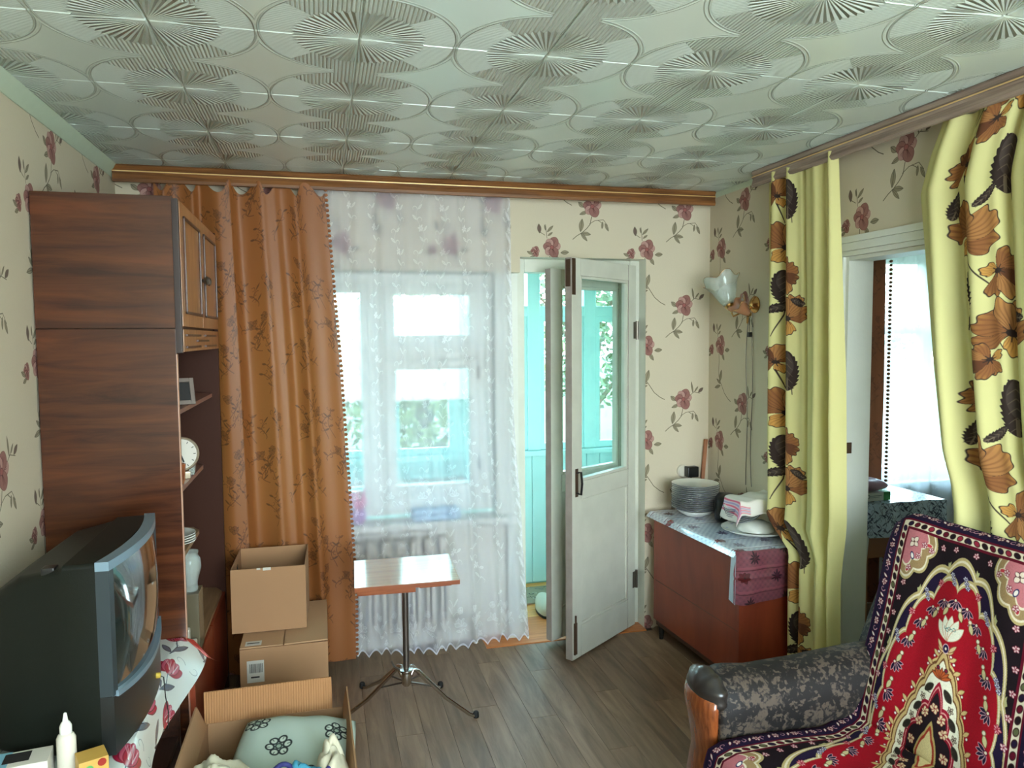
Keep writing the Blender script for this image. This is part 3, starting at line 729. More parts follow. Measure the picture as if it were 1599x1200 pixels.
lk.new(n1.outputs['Distance'], cr.inputs[0]); lk.new(cr.outputs[0], b.inputs['Base Color']); b.inputs['Roughness'].default_value = .6; b.inputs['Specular IOR Level'].default_value = .25
# ------------------------------------------------------------------ the setting
PLC = {}; WX0_ = -.42
def plank_mesh(w, L):
    k = (round(w, 4), round(L, 4))
    if k not in PLC:
        o = build('floor_plank', MB().box(-w / 2 + .0004, w / 2 - .0004, 0, L - .0008, -.008, 0), 'plank', bevel=.0006, seg=1, smooth=False); PLC[k] = o.data; bpy.data.objects.remove(o)
    return PLC[k]
floor = struct('floor', MB().box(LW, RW + .12, BW, FW + .12, -.06, -.0085), 'floor_base')
x = LW; k = 0
while x < RW - .02:
    w = min(.114, RW - x); y = BW - (.0, .62, .31, .9, .47)[k % 5]
    YE = FW + .12 if x + w < .9 and x > WX0_ + .05 else FW
    while y < YE:
        y0 = max(y, BW); y1 = min(y + 1.05, YE)
        if y1 - y0 > .05:
            o = bpy.data.objects.new('floor_plank', plank_mesh(w, y1 - y0)); COL.objects.link(o); o.parent = floor; o.location = (x + w / 2, y0, 0)
        y += 1.05
    x += .114; k += 1
# ceiling with stuck-on relief tiles
ceil = struct('ceiling', MB().box(LW - .3, RW + .12, BW - .1, FW + .3, CH + .009, CH + .12), 'white_plaster')
xs = [LW] + [.113 + .5 * i for i in range(-1, 4)] + [RW]; ys = [BW] + [1.99 + .5 * j for j in range(-6, 4)] + [FW]
for i in range(len(xs) - 1):
    for j in range(len(ys) - 1):
        if ys[j + 1] - ys[j] < .02: continue
        cx, cy = (xs[i] + xs[i + 1]) / 2, (ys[j] + ys[j + 1]) / 2; hx, hy = (xs[i + 1] - xs[i]) / 2 - .0020, (ys[j + 1] - ys[j]) / 2 - .0020
        o = build('ceiling_tile', MB().box(cx - hx, cx + hx, cy - hy, cy + hy, CH - random.uniform(0, .0012), CH + .009), 'ceiling_tile', ceil, bevel=.0035, seg=1, smooth=False, at=(cx, cy, CH))
def paper(o, axis, pos, sign):
    me = o.data
    for p in me.polygons:
        if abs(p.normal[axis]) > .9 and p.normal[axis] * sign > 0 and abs(p.center[axis] + o.location[axis] - pos) < .01: p.material_index = 1
# far wall: opening for the window (x -.42...90) and the balcony door (x .99..1.695)
m = MB(); Y0, Y1 = FW, FW + .30; WX0, WX1, DX0, DX1, WT, DT = -.42, .86, 1.0, 1.70, 1.95, 2.03
m.box(LW - .15, WX0, Y0, Y1, 0, CH); m.box(WX0, DX0, Y0, Y1, WT, CH); m.box(DX0, DX1, Y0, Y1, DT, CH); m.box(DX1, RW, Y0, Y1, 0, CH)
paper(struct('wall_far', m, ['white_plaster', 'wallpaper_far']), 1, FW, -1)
struct('wall_below_window', MB().box(WX0, DX0 - .06, FW + .12, Y1, 0, .64), 'white_plaster')
struct('wall_pier', MB().box(WX1 + .02, DX0 - .06, FW + .055, Y1, 0.64, WT).box(DX0 - .06, DX0, FW + .055, Y1, 0, WT), 'white_paint')
paper(struct('wall_left', MB().box(LW - .15, LW, BW, FW, 0, CH), ['white_plaster', 'wallpaper_left']), 0, LW, 1)
# right wall with the doorway
PY0, PY1, PT = 1.62, 2.62, 1.935
m = MB(); m.box(RW, RW + .12, PY1, FW, 0, CH); m.box(RW, RW + .12, PY0, PY1, PT, CH); m.box(RW, RW + .12, BW, PY0, 0, CH)
paper(struct('wall_right', m, ['white_plaster', 'wallpaper_right']), 0, RW, -1)
# back wall; opening added behind the camera to let fill light in
m = MB(); m.box(LW - .15, -.1, BW - .15, BW, 0, CH); m.box(1.9, RW + .12, BW - .15, BW, 0, CH); m.box(-.1, 1.9, BW - .15, BW, 0, .85); m.box(-.1, 1.9, BW - .15, BW, 2.35, CH)
struct('wall_back', m, 'white_plaster')
# doorway casing: three stepped boards
m = MB()
for k, (a, d) in enumerate(((.0, .014), (.02, .020), (.052, .026))):
    m.box(RW - d, RW, PY1 + a, PY1 + a + (.02, .032, .022)[k], 0, PT + .0)
    m.box(RW - d, RW, PY0 - .08, PY1 + .074, PT + a, PT + a + (.02, .032, .026)[k])
struct('trim_1', m, 'white_paint', bevel=.003)
struct('trim_2', MB().box(RW + .001, RW + .119, PY1 - .016, PY1, 0, PT).box(RW + .001, RW + .119, PY0, PY1 - .016, PT - .016, PT), 'white_paint', bevel=.002)
o = build('strike_plate', MB().box(RW - .001, RW + .03, PY1 - .020, PY1 - .016, 1.13, 1.175), 'rusty_iron', bpy.data.objects['trim_2'], bevel=.001)
# pale strip where the left wall meets the ceiling, and along the right wall
m = MB(); sec = [(0, 0), (.034, 0), (.034, .006), (.010, .040), (.004, .048), (0, .048)]
m.loft([[(LW + a, y, CH - b_) for a, b_ in sec] for y in (BW, FW)]); struct('trim_3', m, 'pale_green_trim')
m = MB(); m.loft([[(RW - a * .4, y, CH - b_ * .5) for a, b_ in sec] for y in (3.16, FW)]); struct('trim_4', m, 'pale_green_trim')
struct('threshold', MB().box(.80, DX1, FW - .03, Y1 + .02, -.06, .006), 'threshold_wood', bevel=.003)['kind'] = 'structure'
# --- loggia
lf = struct('floor_loggia', MB().box(-1.4, 2.6, Y1, 4.68, -.08, -.022), 'floor_base')
y = Y1 + .02
while y < 4.66:
    build('floor_board', MB().box(-1.4, 2.6, y, min(y + .116, 4.68), -.021, .0), 'orange_board', lf, bevel=.003, seg=1, smooth=False, at=(0, y, 0)); y += .119
struct('ceiling_loggia', MB().box(-1.4, 2.6, Y1, 4.75, 2.20, 2.26), 'white_paint')
struct('wall_loggia_side', MB().box(2.5, 2.6, Y1, 4.7, 0, 2.2).box(-1.5, -1.4, Y1, 4.7, 0, 2.2), 'turquoise_light')
lw_ = struct('wall_loggia', MB().box(-1.4, 2.5, 4.62, 4.68, 0, .86), 'turquoise_paint')
x = -1.4
while x < 2.49:
    build('wall_board', MB().box(x + .001, min(x + .092, 2.5), 4.606, 4.62, .01, .85), 'turquoise_light', lw_, bevel=.003, seg=1, smooth=False, at=(x, 4.61, 0)); x += .0935
lwin = tag(thing('window_2', None, None), kind='structure')
build('sill', MB().box(-1.4, 2.5, 4.54, 4.70, .855, .885), 'turquoise_light', lwin, bevel=.004)
build('head', MB().box(-1.4, 2.5, 4.58, 4.66, 1.75, 1.815).box(-1.4, 2.5, 4.58, 4.66, 2.10, 2.2), 'turquoise_light', lwin, bevel=.003)
for x in (-1.36, -.80, -.36, .04, .385, .84, 1.32, 1.70, 2.15, 2.46):
    build('mullion', MB().box(x - .042, x + .042, 4.575, 4.665, .885, 2.10), 'turquoise_light', lwin, bevel=.004, seg=1)
    if x < 2.4: 
        nx_ = {-1.36: -.80, -.80: -.36, -.36: .04, .04: .385, .385: .84, .84: 1.32, 1.32: 1.70, 1.70: 2.15, 2.15: 2.46}[x]
        s0, s1 = x + .042, nx_ - .042; f = MB()
        for (a, b_) in ((s0, s0 + .03), (s1 - .03, s1)): f.box(a, b_, 4.59, 4.63, .89, 1.75)
        f.box(s0, s1, 4.591, 4.629, .888, .93); f.box(s0, s1, 4.591, 4.629, 1.715, 1.75)
        sh = build('sash', f, 'turquoise_light', lwin, bevel=.002, seg=1)
        build('pane', MB().box(s0 + .03, s1 - .03, 4.608, 4.612, .93, 1.715), 'pane_glass', sh)
        build('pane', MB().box(s0, s1, 4.618, 4.622, 1.815, 2.10), 'pane_glass', lwin)
tag(build('shelf_board', MB().box(-1.2, .86, 4.44, 4.60, .71, .74), 'pale_pink_board', bevel=.003), 'long pale pink shelf board fixed under the loggia windows', 'shelf')
# --- main window, double frames
win = tag(thing('window_1', None, None), kind='structure')
FY0, FY1 = FW + .13, FW + .20
m = MB()
m.box(WX0, WX0 + .06, FY0, FY1, .70, WT); m.box(WX1 - .06, WX1 + .02, FY0, FY1, .70, WT); m.box(WX0 + .06, WX1 - .06, FY0, FY1, 1.885, WT); m.box(WX0 + .06, WX1 - .06, FY0, FY1, .70, .80)
m.box(.232, .318, FY0 - .005, FY1, .80, 1.885); m.box(.318, .80, FY0, FY1, 1.505, 1.585)
build('window_frame', m, 'white_paint', win, bevel=.004)
def sash(x0, x1, z0, z1, w, y, name='sash', mm='white_paint'):
    f = MB().box(x0, x0 + w, y, y + .04, z0, z1).box(x1 - w, x1, y, y + .04, z0, z1).box(x0 + w, x1 - w, y + .001, y + .039, z0, z0 + w).box(x0 + w, x1 - w, y + .001, y + .039, z1 - w, z1)
    s_ = build(name, f, mm, win, bevel=.003); build('pane', MB().box(x0 + w, x1 - w, y + .018, y + .022, z0 + w, z1 - w), 'pane_glass', s_); return s_
sash(WX0 + .06, .232, .80, 1.885, .035, FY0 - .01); sash(.318, .80, 1.585, 1.885, .045, FY0 - .012); sash(.318, .80, .80, 1.505, .05, FY0 - .012)
sash(WX0 + .06, .232, .80, 1.885, .03, FY1 + .05, mm='turquoise_light'); sash(.318, .80, 1.585, 1.885, .03, FY1 + .05, mm='turquoise_light'); sash(.318, .80, .80, 1.505, .03, FY1 + .05, mm='turquoise_light')
build('hinge', MB().lathe([(.006, 0), (.006, .07)], (.80, FY0 - .016, 1.40), 10).lathe([(.006, 0), (.006, .07)], (.80, FY0 - .016, .92), 10), 'steel_grey', win)
build('window_sill', MB().box(WX0 + .0, WX1 + .07, FW - .022, FY0 + .01, .645, .685), 'white_paint', win, bevel=.008, seg=3)
# --- second room seen through the doorway
X2 = 4.6
struct('floor_second_room', MB().box(RW + .12, X2, BW, FW, -.06, 0), 'room_two_floor')
struct('ceiling_second_room', MB().box(RW + .12, X2, BW, FW + .3, CH, CH + .1), 'white_plaster')
m = MB(); m.box(RW, 3.02, FW, FW + .3, 0, CH); m.box(3.02, 4.35, FW, FW + .3, 0, .72); m.box(3.02, 4.35, FW, FW + .3, 2.12, CH); m.box(4.35, X2, FW, FW + .3, 0, CH)
paper(struct('wall_second_room_far', m, ['white_plaster', 'wallpaper_far']), 1, FW, -1)
struct('wall_second_room_right', MB().box(X2, X2 + .1, BW, FW + .3, 0, CH), 'white_plaster')
struct('wall_second_room_back', MB().box(RW + .12, X2, BW - .1, BW, 0, CH), 'white_plaster')
w3 = tag(thing('window_3', None, None), kind='structure'); m = MB()
for a in (3.02, 3.62, 4.28): m.box(a, a + .07, FW + .12, FW + .19, .72, 2.12)
m.box(3.09, 3.62, FW + .121, FW + .189, .72, .80).box(3.69, 4.28, FW + .121, FW + .189, .72, .80).box(3.09, 3.62, FW + .121, FW + .189, 2.05, 2.12).box(3.69, 4.28, FW + .121, FW + .189, 2.05, 2.12).box(3.09, 3.62, FW + .122, FW + .188, 1.62, 1.68).box(3.69, 4.28, FW + .122, FW + .188, 1.62, 1.68)
build('window_frame', m, 'white_paint', w3, bevel=.004); build('pane', MB().box(3.09, 4.28, FW + .150, FW + .154, .80, 2.05), 'pane_glass', w3)
# --- outside
struct('ground', MB().box(-60, 60, 4.75, 90, -1.3, -1.2), 'ground_green')
struct('wall_outside', MB().box(-8, -1.5, 4.0, 4.7, -1.3, 2.6).box(2.6, 3.0, 4.02, 4.7, -1.3, 2.6), 'outside_wall')

# ------------------------------------------------------------------ balcony door, two leaves opened into the room
d1 = tag(thing('door_1', None, None), kind='structure')
m = MB(); m.box(DX1 - .055, DX1, FW + .085, FW + .18, 0, DT - .0); m.box(DX0, DX0 + .045, FW + .085, FW + .18, 0, DT); m.box(DX0 + .045, DX1 - .055, FW + .086, FW + .179, DT - .07, DT)
build('door_frame', m, 'door_paint', d1, bevel=.004)
def leaf_mesh(W_, z0, z1, gz0, gz1, st, T):
    f = MB(); f.box(0, st, 0, T, z0, z1); f.box(W_ - st, W_, 0, T, z0, z1); f.box(st, W_ - st, .001, T - .001, z1 - .085, z1); f.box(st, W_ - st, .001, T - .001, gz0 - .09, gz0); f.box(st, W_ - st, .001, T - .001, z0, z0 + .16)
    f.box(st, W_ - st, .012, T - .012, z0 + .16, gz0 - .09)
    return f
def door_leaf(name, hinge, ang, W_, z0, z1, mm):
    L = thing(name, None, None, (hinge[0], hinge[1], 0), ang); L.parent = d1
    gz0 = .90
    a = build('leaf_frame', leaf_mesh(W_, z0, z1, gz0, z1 - .085, .078, .042), [mm, 'door_edge'], L, bevel=.005, seg=2)
    for p in a.data.polygons:
        if p.normal.x > .8: p.material_index = 1
    build('pane', MB().box(.078, W_ - .078, .019, .023, gz0, z1 - .085), 'pane_glass', L)
    b2 = MB(); g0, g1 = gz0, z1 - .085
    for (xa, xb, za, zb) in ((.078, .092, g0, g1), (W_ - .092, W_ - .078, g0, g1), (.092, W_ - .092, g0, g0 + .014), (.092, W_ - .092, g1 - .014, g1)): b2.box(xa, xb, .004, .038, za, zb)
    build('glazing_bead', b2, mm, L, bevel=.003)
    m2 = MB(); q = z0 + .16; q1 = gz0 - .09
    for (xa, xb, za, zb) in ((.078, .090, q, q1), (W_ - .090, W_ - .078, q, q1), (.090, W_ - .090, q, q + .012), (.090, W_ - .090, q1 - .012, q1)): m2.box(xa, xb, .003, .039, za, zb)
    build('panel_moulding', m2, mm, L, bevel=.004)
    return L
# x runs from the hinge to the free edge, +y of the leaf faces away from the camera after the turn
ang = math.atan2(3.446 - 3.81, 1.132 - 1.628)
inn = door_leaf('inner_leaf', (1.640, 3.800), ang, .612, .012, 2.00, 'door_paint')
out = door_leaf('outer_leaf', (1.655, 3.935), math.atan2(3.655 - 3.935, 1.112 - 1.655), .611, .03, 1.965, 'door_paint')
# hardware of the inner leaf
build('latch_plate', MB().box(.6121, .6155, .008, .034, 1.86, 1.99).box(.585, .612, .0425, .0465, 1.82, 1.995), 'rusty_iron', inn, bevel=.001)
hp = [(.575, .043, .95), (.575, .070, .955), (.575, .076, .90), (.575, .070, .845), (.575, .043, .85)]
build('door_handle', MB().tube(hp, .006, 8), 'black_plastic', inn)
build('handle_plate', MB().box(.563, .587, .0425, .045, .83, .97), 'rusty_iron', inn, bevel=.001)
build('lower_bolt', MB().box(.580, .602, .0425, .050, .04, .20).lathe([(.005, 0), (.005, .19)], (.597, .052, .05), 8), 'rusty_iron', inn, bevel=.001)
for z in (.22, 1.60): build('hinge', MB().lathe([(.008, 0), (.008, .10)], (-.006, .045, z), 10).box(-.02, .03, .0425, .0455, z + .005, z + .095), 'steel_grey', inn)

# ------------------------------------------------------------------ cornices (curtain pelmets)
def cornice(name, label, axis, a0, a1, wall, sgn, mm):
    t = thing(name, label, 'cornice')
    prof = [(0, 0), (.115, 0), (.120, .008), (.112, .020), (.116, .026), (.116, .034), (.112, .040), (.118, .062), (.114, .074), (.106, .076), (.100, .070), (.100, .012), (0, .012)]
    def ring(a): return [((a, wall + sgn * p, CH - q - .001) if axis == 'x' else (wall + sgn * p, a, CH - q - .001)) for p, q in prof]
    build('cornice_board', MB().loft([ring(a0), ring(a1)]), mm, t, smooth=R(25))
    g_ = [(.117, .0285), (.119, .0285), (.119, .0325), (.117, .0325)]
    build('gold_line', MB().loft([[((a, wall + sgn * p, CH - q) if axis == 'x' else (wall + sgn * p, a, CH - q)) for p, q in g_] for a in (a0, a1)]), 'gold_line', t)
    rail = [(.045, .012), (.060, .012), (.060, .022), (.045, .022)]
    build('curtain_rail', MB().loft([[((a, wall + sgn * p, CH - q) if axis == 'x' else (wall + sgn * p, a, CH - q)) for p, q in rail] for a in (a0 + .01, a1 - .01)]), 'white_plastic', t)
    return t
cornice('curtain_cornice', 'long brown wooden curtain cornice with gold line above the window', 'x', -.862, 2.045, FW, -1, 'cornice_wood')
cornice('curtain_cornice', 'greyish wooden curtain cornice above the yellow curtains', 'y', .9, 3.13, RW, -1, 'cornice_grey_wood')

# ------------------------------------------------------------------ curtains
def curtain(name, label, group, mm, axis, A, B, base, ztop, zbot, folds, amp, full, tw, th, u0=0, v0=0, nu=120, nv=60, ph=0, sag=0, botw=0, baseof=None, F=None, um=None):
    def f(t): return F(t) if F else math.sin(2 * math.pi * folds * t + ph + .6 * math.sin(5 * t + ph)) + .35 * math.sin(2 * math.pi * folds * 2.3 * t + 2 * ph)
    def pt(u, v):
        zt = ztop - sag * abs(math.sin(math.pi * folds * 1.3 * u + ph)) ** 2.0
        zb = zbot + (botw * (abs(math.sin(u * 60)) - .5)) + .012 * math.sin(u * 9)
        z = zb + (zt - zb) * (1 - v); a = A(z) + (B(z) - A(z)) * u
        am = amp * (.55 + .45 * ss(v * 2.0)) * (1 + .25 * math.sin(3.1 * v + 7 * u))
        off = base + (baseof(z) if baseof else 0) + am * f(u)
        a += amp * .35 * math.cos(2 * math.pi * folds * u + ph) * ss(u * 8) * ss((1 - u) * 8) * (1 if B(z) > A(z) else -1)
        return (a, off, z) if axis == 'x' else (off, a, z)
    H_ = ztop - zbot
    m = MB().sheet(pt, nu, nv, lambda u, v: (u0 + full * (um(u) if um else u) / tw, v0 + H_ * (1 - v) / th))
    return build(name, m, mm, smooth=R(180))
L_ = lambda xs, ys: (lambda z: interp(z, xs, ys))
oc_e = L_([0, .41, 1.52, 2.31], [.13, .134, .082, .030])
def sm(t, xs, ys):
    for k in range(len(xs) - 1):
        if t <= xs[k + 1]: q = (t - xs[k]) / (xs[k + 1] - xs[k]); return ys[k] + (ys[k + 1] - ys[k]) * (.5 - .5 * math.cos(math.pi * max(0, q)))
    return ys[-1]
def oF(t): return -sm(t, [0, .06, .13, .20, .27, .36, .43, .50, .60, .70, .735, .80, .90, 1], [0, .6, -.6, .3, -1.0, 1.0, .9, -1.0, .75, .2, -.7, .35, .7, .2])
oc_t = thing('orange_curtain', 'golden orange damask curtain with ball fringe hanging beside the tall cabinet', 'curtain', (-.3, 3.62, 0))
o = curtain('fabric', '', '', 'orange_cloth', 'x', lambda z: -.70, oc_e, 3.612, 2.335, .055, 5, .036, 1.15, .5, .62, nu=190, nv=70, sag=.06, ph=.6, F=oF)
o.location = (.3, -3.62, 0); o.parent = oc_t
def curl_mb(): pass
fr = MB()
for k in range(96):
    z = 2.31 - k * .0235; fr.lathe([(0.001, -.008), (.0075, -.005), (.009, 0), (.0075, .005), (.001, .008)], (oc_e(z) + .006, 3.624, z), 6)
tag(build('ball_fringe', fr, mat('fringe_brown', (150, 92, 56), .8), oc_t, world=True), kind='stuff')
for x in (-.60, -.46, -.30, -.155, -.10, -.02): build('curtain_hook', MB().tube([(x, 3.665, 2.372), (x, 3.65, 2.355), (x, 3.652, 2.33)], .0022, 6), 'white_plastic', oc_t, world=True)
lc = curtain('lace_curtain', '', '', 'lace', 'x', lambda z: -.02, L_([0, .1, 1.2, 2.3], [1.03, 1.025, .955, .94]), 3.678, 2.36, .035, 7, .014, 1.55, 1.6, 2.3, nu=200, nv=90, botw=.03, ph=1.1, baseof=lambda z: -.022 * ss((z - .5) / .3) * ss((.95 - z) / .2))
tag(lc, 'sheer white lace curtain with embroidered scrolls drawn across the window', 'curtain')
y1 = curtain('yellow_curtain', '', '', 'poppy_cloth', 'y', L_([.0, .69, .80, 2.3], [2.80, 2.80, 3.03, 3.045]), L_([0, .4, 1.43, 2.3], [2.45, 2.456, 2.495, 2.56]), 1.985, 2.345, .02, 4, .030, .62, .68, .74, u0=-.02, v0=.12, nu=110, nv=80, ph=.4, sag=.012, botw=0, baseof=lambda z: -.03 * ss((.9 - z) / .3), um=lambda t: interp(t, [0, .5, 1], [0, .66, 1.0]))
tag(y1, 'yellow curtain with brown poppies gathered narrow between wall chest and doorway', 'curtain', 'yellow poppy curtains of the doorway')
y2 = curtain('yellow_curtain', '', '', 'poppy_cloth', 'y', L_([0, 1.03, 1.54, 2.1, 2.22, 2.32], [2.0, 2.0, 2.085, 2.16, 2.12, 2.07]), lambda z: 1.25, 2.005, 2.345, .02, 5.5, .034, 1.05, .68, .74, u0=-.06, v0=.22, nu=160, nv=80, ph=2.2, sag=.03, baseof=lambda z: .022 * ss((1.25 - z) / .15))
tag(y2, 'yellow curtain with large brown poppies spread wide behind the armchair', 'curtain', 'yellow poppy curtains of the doorway')
r2 = thing('brown_curtain', 'reddish brown curtain with ball fringe in the second room', 'curtain', (3.0, 3.6, 0))
be = L_([0, .83, 2.05, 2.35], [3.15, 3.145, 3.145, 3.15])
o = curtain('fabric', '', '', 'brown_cloth', 'x', lambda z: 2.60, be, 3.645, 2.34, .03, 3.5, .022, .9, .5, .62, u0=.2, nu=90, nv=40, ph=2); o.location = (-3.0, -3.6, 0); o.parent = r2
fr = MB()
for k in range(96): z = 2.32 - k * .0238; fr.lathe([(0.001, -.009), (.009, -.005), (.010, 0), (.009, .005), (.001, .009)], (be(z) + .008, 3.595, z), 6)
tag(build('ball_fringe', fr, 'fringe_brown', r2, world=True), kind='stuff')
o = curtain('lace_curtain', '', '', 'lace_dense', 'x', lambda z: 3.05, lambda z: 4.4, 3.690, 2.34, .03, 8, .018, 1.6, 1.6, 2.3, nu=120, nv=40, ph=.3)
tag(o, 'white lace curtain over the window of the second room', 'curtain')

# ------------------------------------------------------------------ tall wall cabinet with open shelves
CX, CY0, CY1 = -.465, 2.66, 3.56
cab = thing('wall_cabinet', 'tall glossy walnut wall cabinet with veneered doors and open corner shelves', 'cabinet', (-.67, 3.1, 0))
W_ = dict(world=True)
build('side_panel', MB().box(LW + .006, CX, CY0, CY0 + .02, .02, 1.654), 'walnut_gloss', cab, bevel=.001, **W_)
build('upper_side_panel', MB().box(LW + .006, CX + .003, CY0 - .002, CY0 + .02, 1.657, 2.087), 'walnut_gloss', cab, bevel=.001, **W_)
build('far_panel', MB().box(LW + .006, CX + .02, CY1 - .02, CY1, .02, 2.087), mat('red_brown_edge', (62, 32, 20), .6, spec=.2), cab, bevel=.001, **W_)
build('edge_strip', MB().box(CX, CX + .0025, CY0 + .001, CY0 + .019, .03, 1.57), mat('edge_strip', (196, 150, 126), .4), cab, **W_)
build('back_panel', MB().box(LW + .006, LW + .012, CY0 + .02, CY1 - .02, .02, 2.08), 'walnut_inside', cab, **W_)
build('top_board', MB().box(LW + .012, CX, CY0 + .02, CY1 - .02, 2.068, 2.086).box(LW + .012, CX, CY0 + .02, CY1 - .02, 1.648, 1.664), 'walnut_inside', cab, **W_)
build('front_stile', MB().box(CX, CX + .020, CY0 - .002, CY0 + .022, 1.574, 2.080), mat('dark_stile', (40, 22, 16), .4), cab, bevel=.001, **W_)
def frame_strip(y0, y1, z0, z1, x, w=.010):
    m = MB()
    for a, b_, c0, c1 in ((y0, y0 + w, z0, z1), (y1 - w, y1, z0, z1), (y0, y1, z0, z0 + w), (y0, y1, z1 - w, z1)): m.box(x, x + .007, a, b_, c0, c1)
    return m
ym = (CY0 + .03 + CY1) / 2
for (a, b_) in ((CY0 + .024, ym - .002), (ym + .002, CY1 - .002)):
    d = build('door', MB().box(CX + .002, CX + .021, a, b_, 1.662, 2.078), 'door_veneer', cab, bevel=.002, **W_)
    build('door_moulding', frame_strip(a + .055, b_ - .045, 1.705, 2.035, CX + .021), 'moulding_dark', d, bevel=.002, **W_)
    yk = (ym - .022) if a < ym - .1 else (ym + .030)
    kb = build('knob', MB().lathe([(.004, 0), (.005, .012), (.016, .018), (.018, .024), (.012, .030), (0.001, .032)], (0, 0, 0), 14, M=Matrix.Translation((CX + .021, yk, 1.845)) @ Matrix.Rotation(R(90), 4, 'Y')), 'steel_grey', d, **W_)
dr = build('drawer', MB().box(CX + .002, CX + .021, CY0 + .024, CY1 - .002, 1.577, 1.653), 'door_veneer', cab, bevel=.002, **W_)
m = MB()
for (a, b_, z) in ((2.72, 3.02, 1.633), (3.14, 3.44, 1.633), (2.95, 3.22, 1.613), (2.72, 3.02, 1.592), (3.14, 3.44, 1.592)): m.box(CX + .021, CX + .028, a, b_, z - .004, z + .004)
build('drawer_moulding', m, 'moulding_dark', dr, bevel=.001, **W_)
def shelf(z, ye, mm, xf=CX - .002):
    m = MB(); n_ = CY0 + .02; poly = [(LW + .012, n_), (xf, n_), (xf, ye - .07), (xf - .03, ye - .015), (xf - .09, ye), (LW + .012, ye)]
    m.loft([[(a, b_, z - .016) for a, b_ in poly], [(a, b_, z) for a, b_ in poly]]); return build('shelf', m, mm, cab, bevel=.001, **W_)
mat('shelf_pink', (140, 98, 84), .4); wood('shelf_tan', (126, 96, 66), (150, 118, 84), .45, 'Y', 4)
shelf(1.382, CY1 - .021, 'shelf_pink'); shelf(1.117, 3.23, 'shelf_pink'); shelf(.892, 3.08, 'shelf_tan'); shelf(.500, CY1 - .021, 'shelf_tan', CX + .012)
build('lower_body', MB().box(LW + .012, CX + .0, CY0 + .02, CY1 - .02, .05, .482), 'walnut_inside', cab, bevel=.002, **W_)
build('lower_door', MB().box(CX + .0, CX + .018, CY0 + .03, ym - .002, .08, .472), 'mahogany', cab, bevel=.002, **W_)
build('lower_door', MB().box(CX + .0, CX + .018, ym + .002, CY1 - .02, .08, .472), 'mahogany', cab, bevel=.002, **W_)
# things on its shelves
pf = thing('picture_frame', 'small dark picture frame leaning on the top cabinet shelf', 'picture frame', (-.53, 2.86, 1.384), R(-70))
m = MB()
for a, b_, c0, c1 in ((-.09, -.075, 0, .10), (.075, .09, 0, .10), (-.075, .075, 0, .015), (-.075, .075, .085, .10)): m.box(-.006, .006, a, b_, c0, c1)
T_ = Matrix.Rotation(R(-22), 4, 'Y'); m.v = [tuple(T_ @ Vector(p)) for p in m.v]
build('frame', m, mat('frame_grey', (120, 108, 100), .4), pf, bevel=.002); g_ = MB().box(-.002, .002, -.074, .074, .016, .084); g_.v = [tuple(T_ @ Vector(p)) for p in g_.v]; build('picture', g_, 'ink', pf)
ck = thing('table_clock', 'round white-faced clock with pale rim on the cabinet shelf', 'clock', (-.502, 2.875, 1.118), R(-72))
Mx = Matrix.Translation((0, 0, .088)) @ Matrix.Rotation(R(90), 4, 'Y')
build('clock_case', MB().lathe([(.052, -.02), (.062, -.012), (.064, .012), (.060, .018), (.055, .012), (.001, .012)], n=32, M=Mx), mat('clock_rim', (176, 162, 140), .25, .4), ck)
build('clock_face', MB().lathe([(.055, .0125), (.001, .0128)], n=32, M=Mx), 'paper_white', ck)
m = MB()
for a, l, w in ((50, .045, .002), (200, .030, .0028)):
    q = Matrix.Translation((.0145, 0, .088)) @ Matrix.Rotation(R(a), 4, 'X'); m.box(-.0008, .0008, -w, w, 0, l, q)
build('clock_hands', m, 'ink', ck)
m = MB()
for k in range(12):
    q = Matrix.Translation((.0142, 0, .088)) @ Matrix.Rotation(R(30 * k), 4, 'X'); m.box(-.0005, .0005, -.0012, .0012, .043, .051, q)
build('hour_marks', m, 'ink', ck)['kind'] = 'stuff'; build('clock_base', MB().box(-.025, .025, -.03, .03, 0, .026), 'clock_rim', ck, bevel=.003)
cup = thing('brown_cup', 'dark brown cup in front of the clock', 'cup', (-.492, 2.765, 1.118)); build('cup_body', MB().lathe([(.02, 0), (.024, .02), (.027, .07), (.024, .07), (.020, .01), (.001, .008)], n=20), 'arm_wood', cup)
gl_ = thing('drinking_glass', 'little clear drinking glass beside the clock', 'glass', (-.478, 2.94, 1.118)); build('glass_body', MB().lathe([(.014, 0), (.018, .035), (.016, .035), (.012, .005), (.001, .005)], n=18), 'cut_glass', gl_)
PM = None
for k in range(4):
    nm = 'saucer'
    prof = [(.03, 0), (.034, .004), (.060, .008), (.082, .016), (.081, .018), (.058, .011), (.03, .007), (.001, .006)]
    if PM is None: o = build(nm, MB().lathe(prof, n=32), 'porcelain', smooth=R(60)); PM = o.data
    else: o = bpy.data.objects.new(nm, PM); COL.objects.link(o)
    o.location = (-.528, 2.80, .893 + k * .0085); tag(o, ('lowest white saucer of the small pile inside the tall cabinet', 'second white saucer from the bottom of the small pile in the cabinet', 'second white saucer from the top of the small pile in the cabinet', 'topmost white saucer of the small pile inside the tall cabinet')[k], 'saucer', 'saucers piled on the cabinet shelf')
v = thing('crystal_vase', 'tall cut crystal vase standing on an olive box inside the cabinet', 'vase', (-.478, 2.835, .716))
prof = [(.026, 0), (.028, .01), (.025, .025), (.031, .05), (.040, .085), (.038, .115), (.029, .130), (.033, .142), (.029, .140), (.025, .128), (.034, .11), (.035, .085), (.026, .05), (.02, .025), (.001, .02)]
m = MB(); n = 40; m.loft([[(r_ * (1 + .035 * math.cos(10 * 2 * math.pi * i / n)) * math.cos(2 * math.pi * i / n), r_ * (1 + .035 * math.cos(10 * 2 * math.pi * i / n)) * math.sin(2 * math.pi * i / n), z) for i in range(n)] for r_, z in prof])
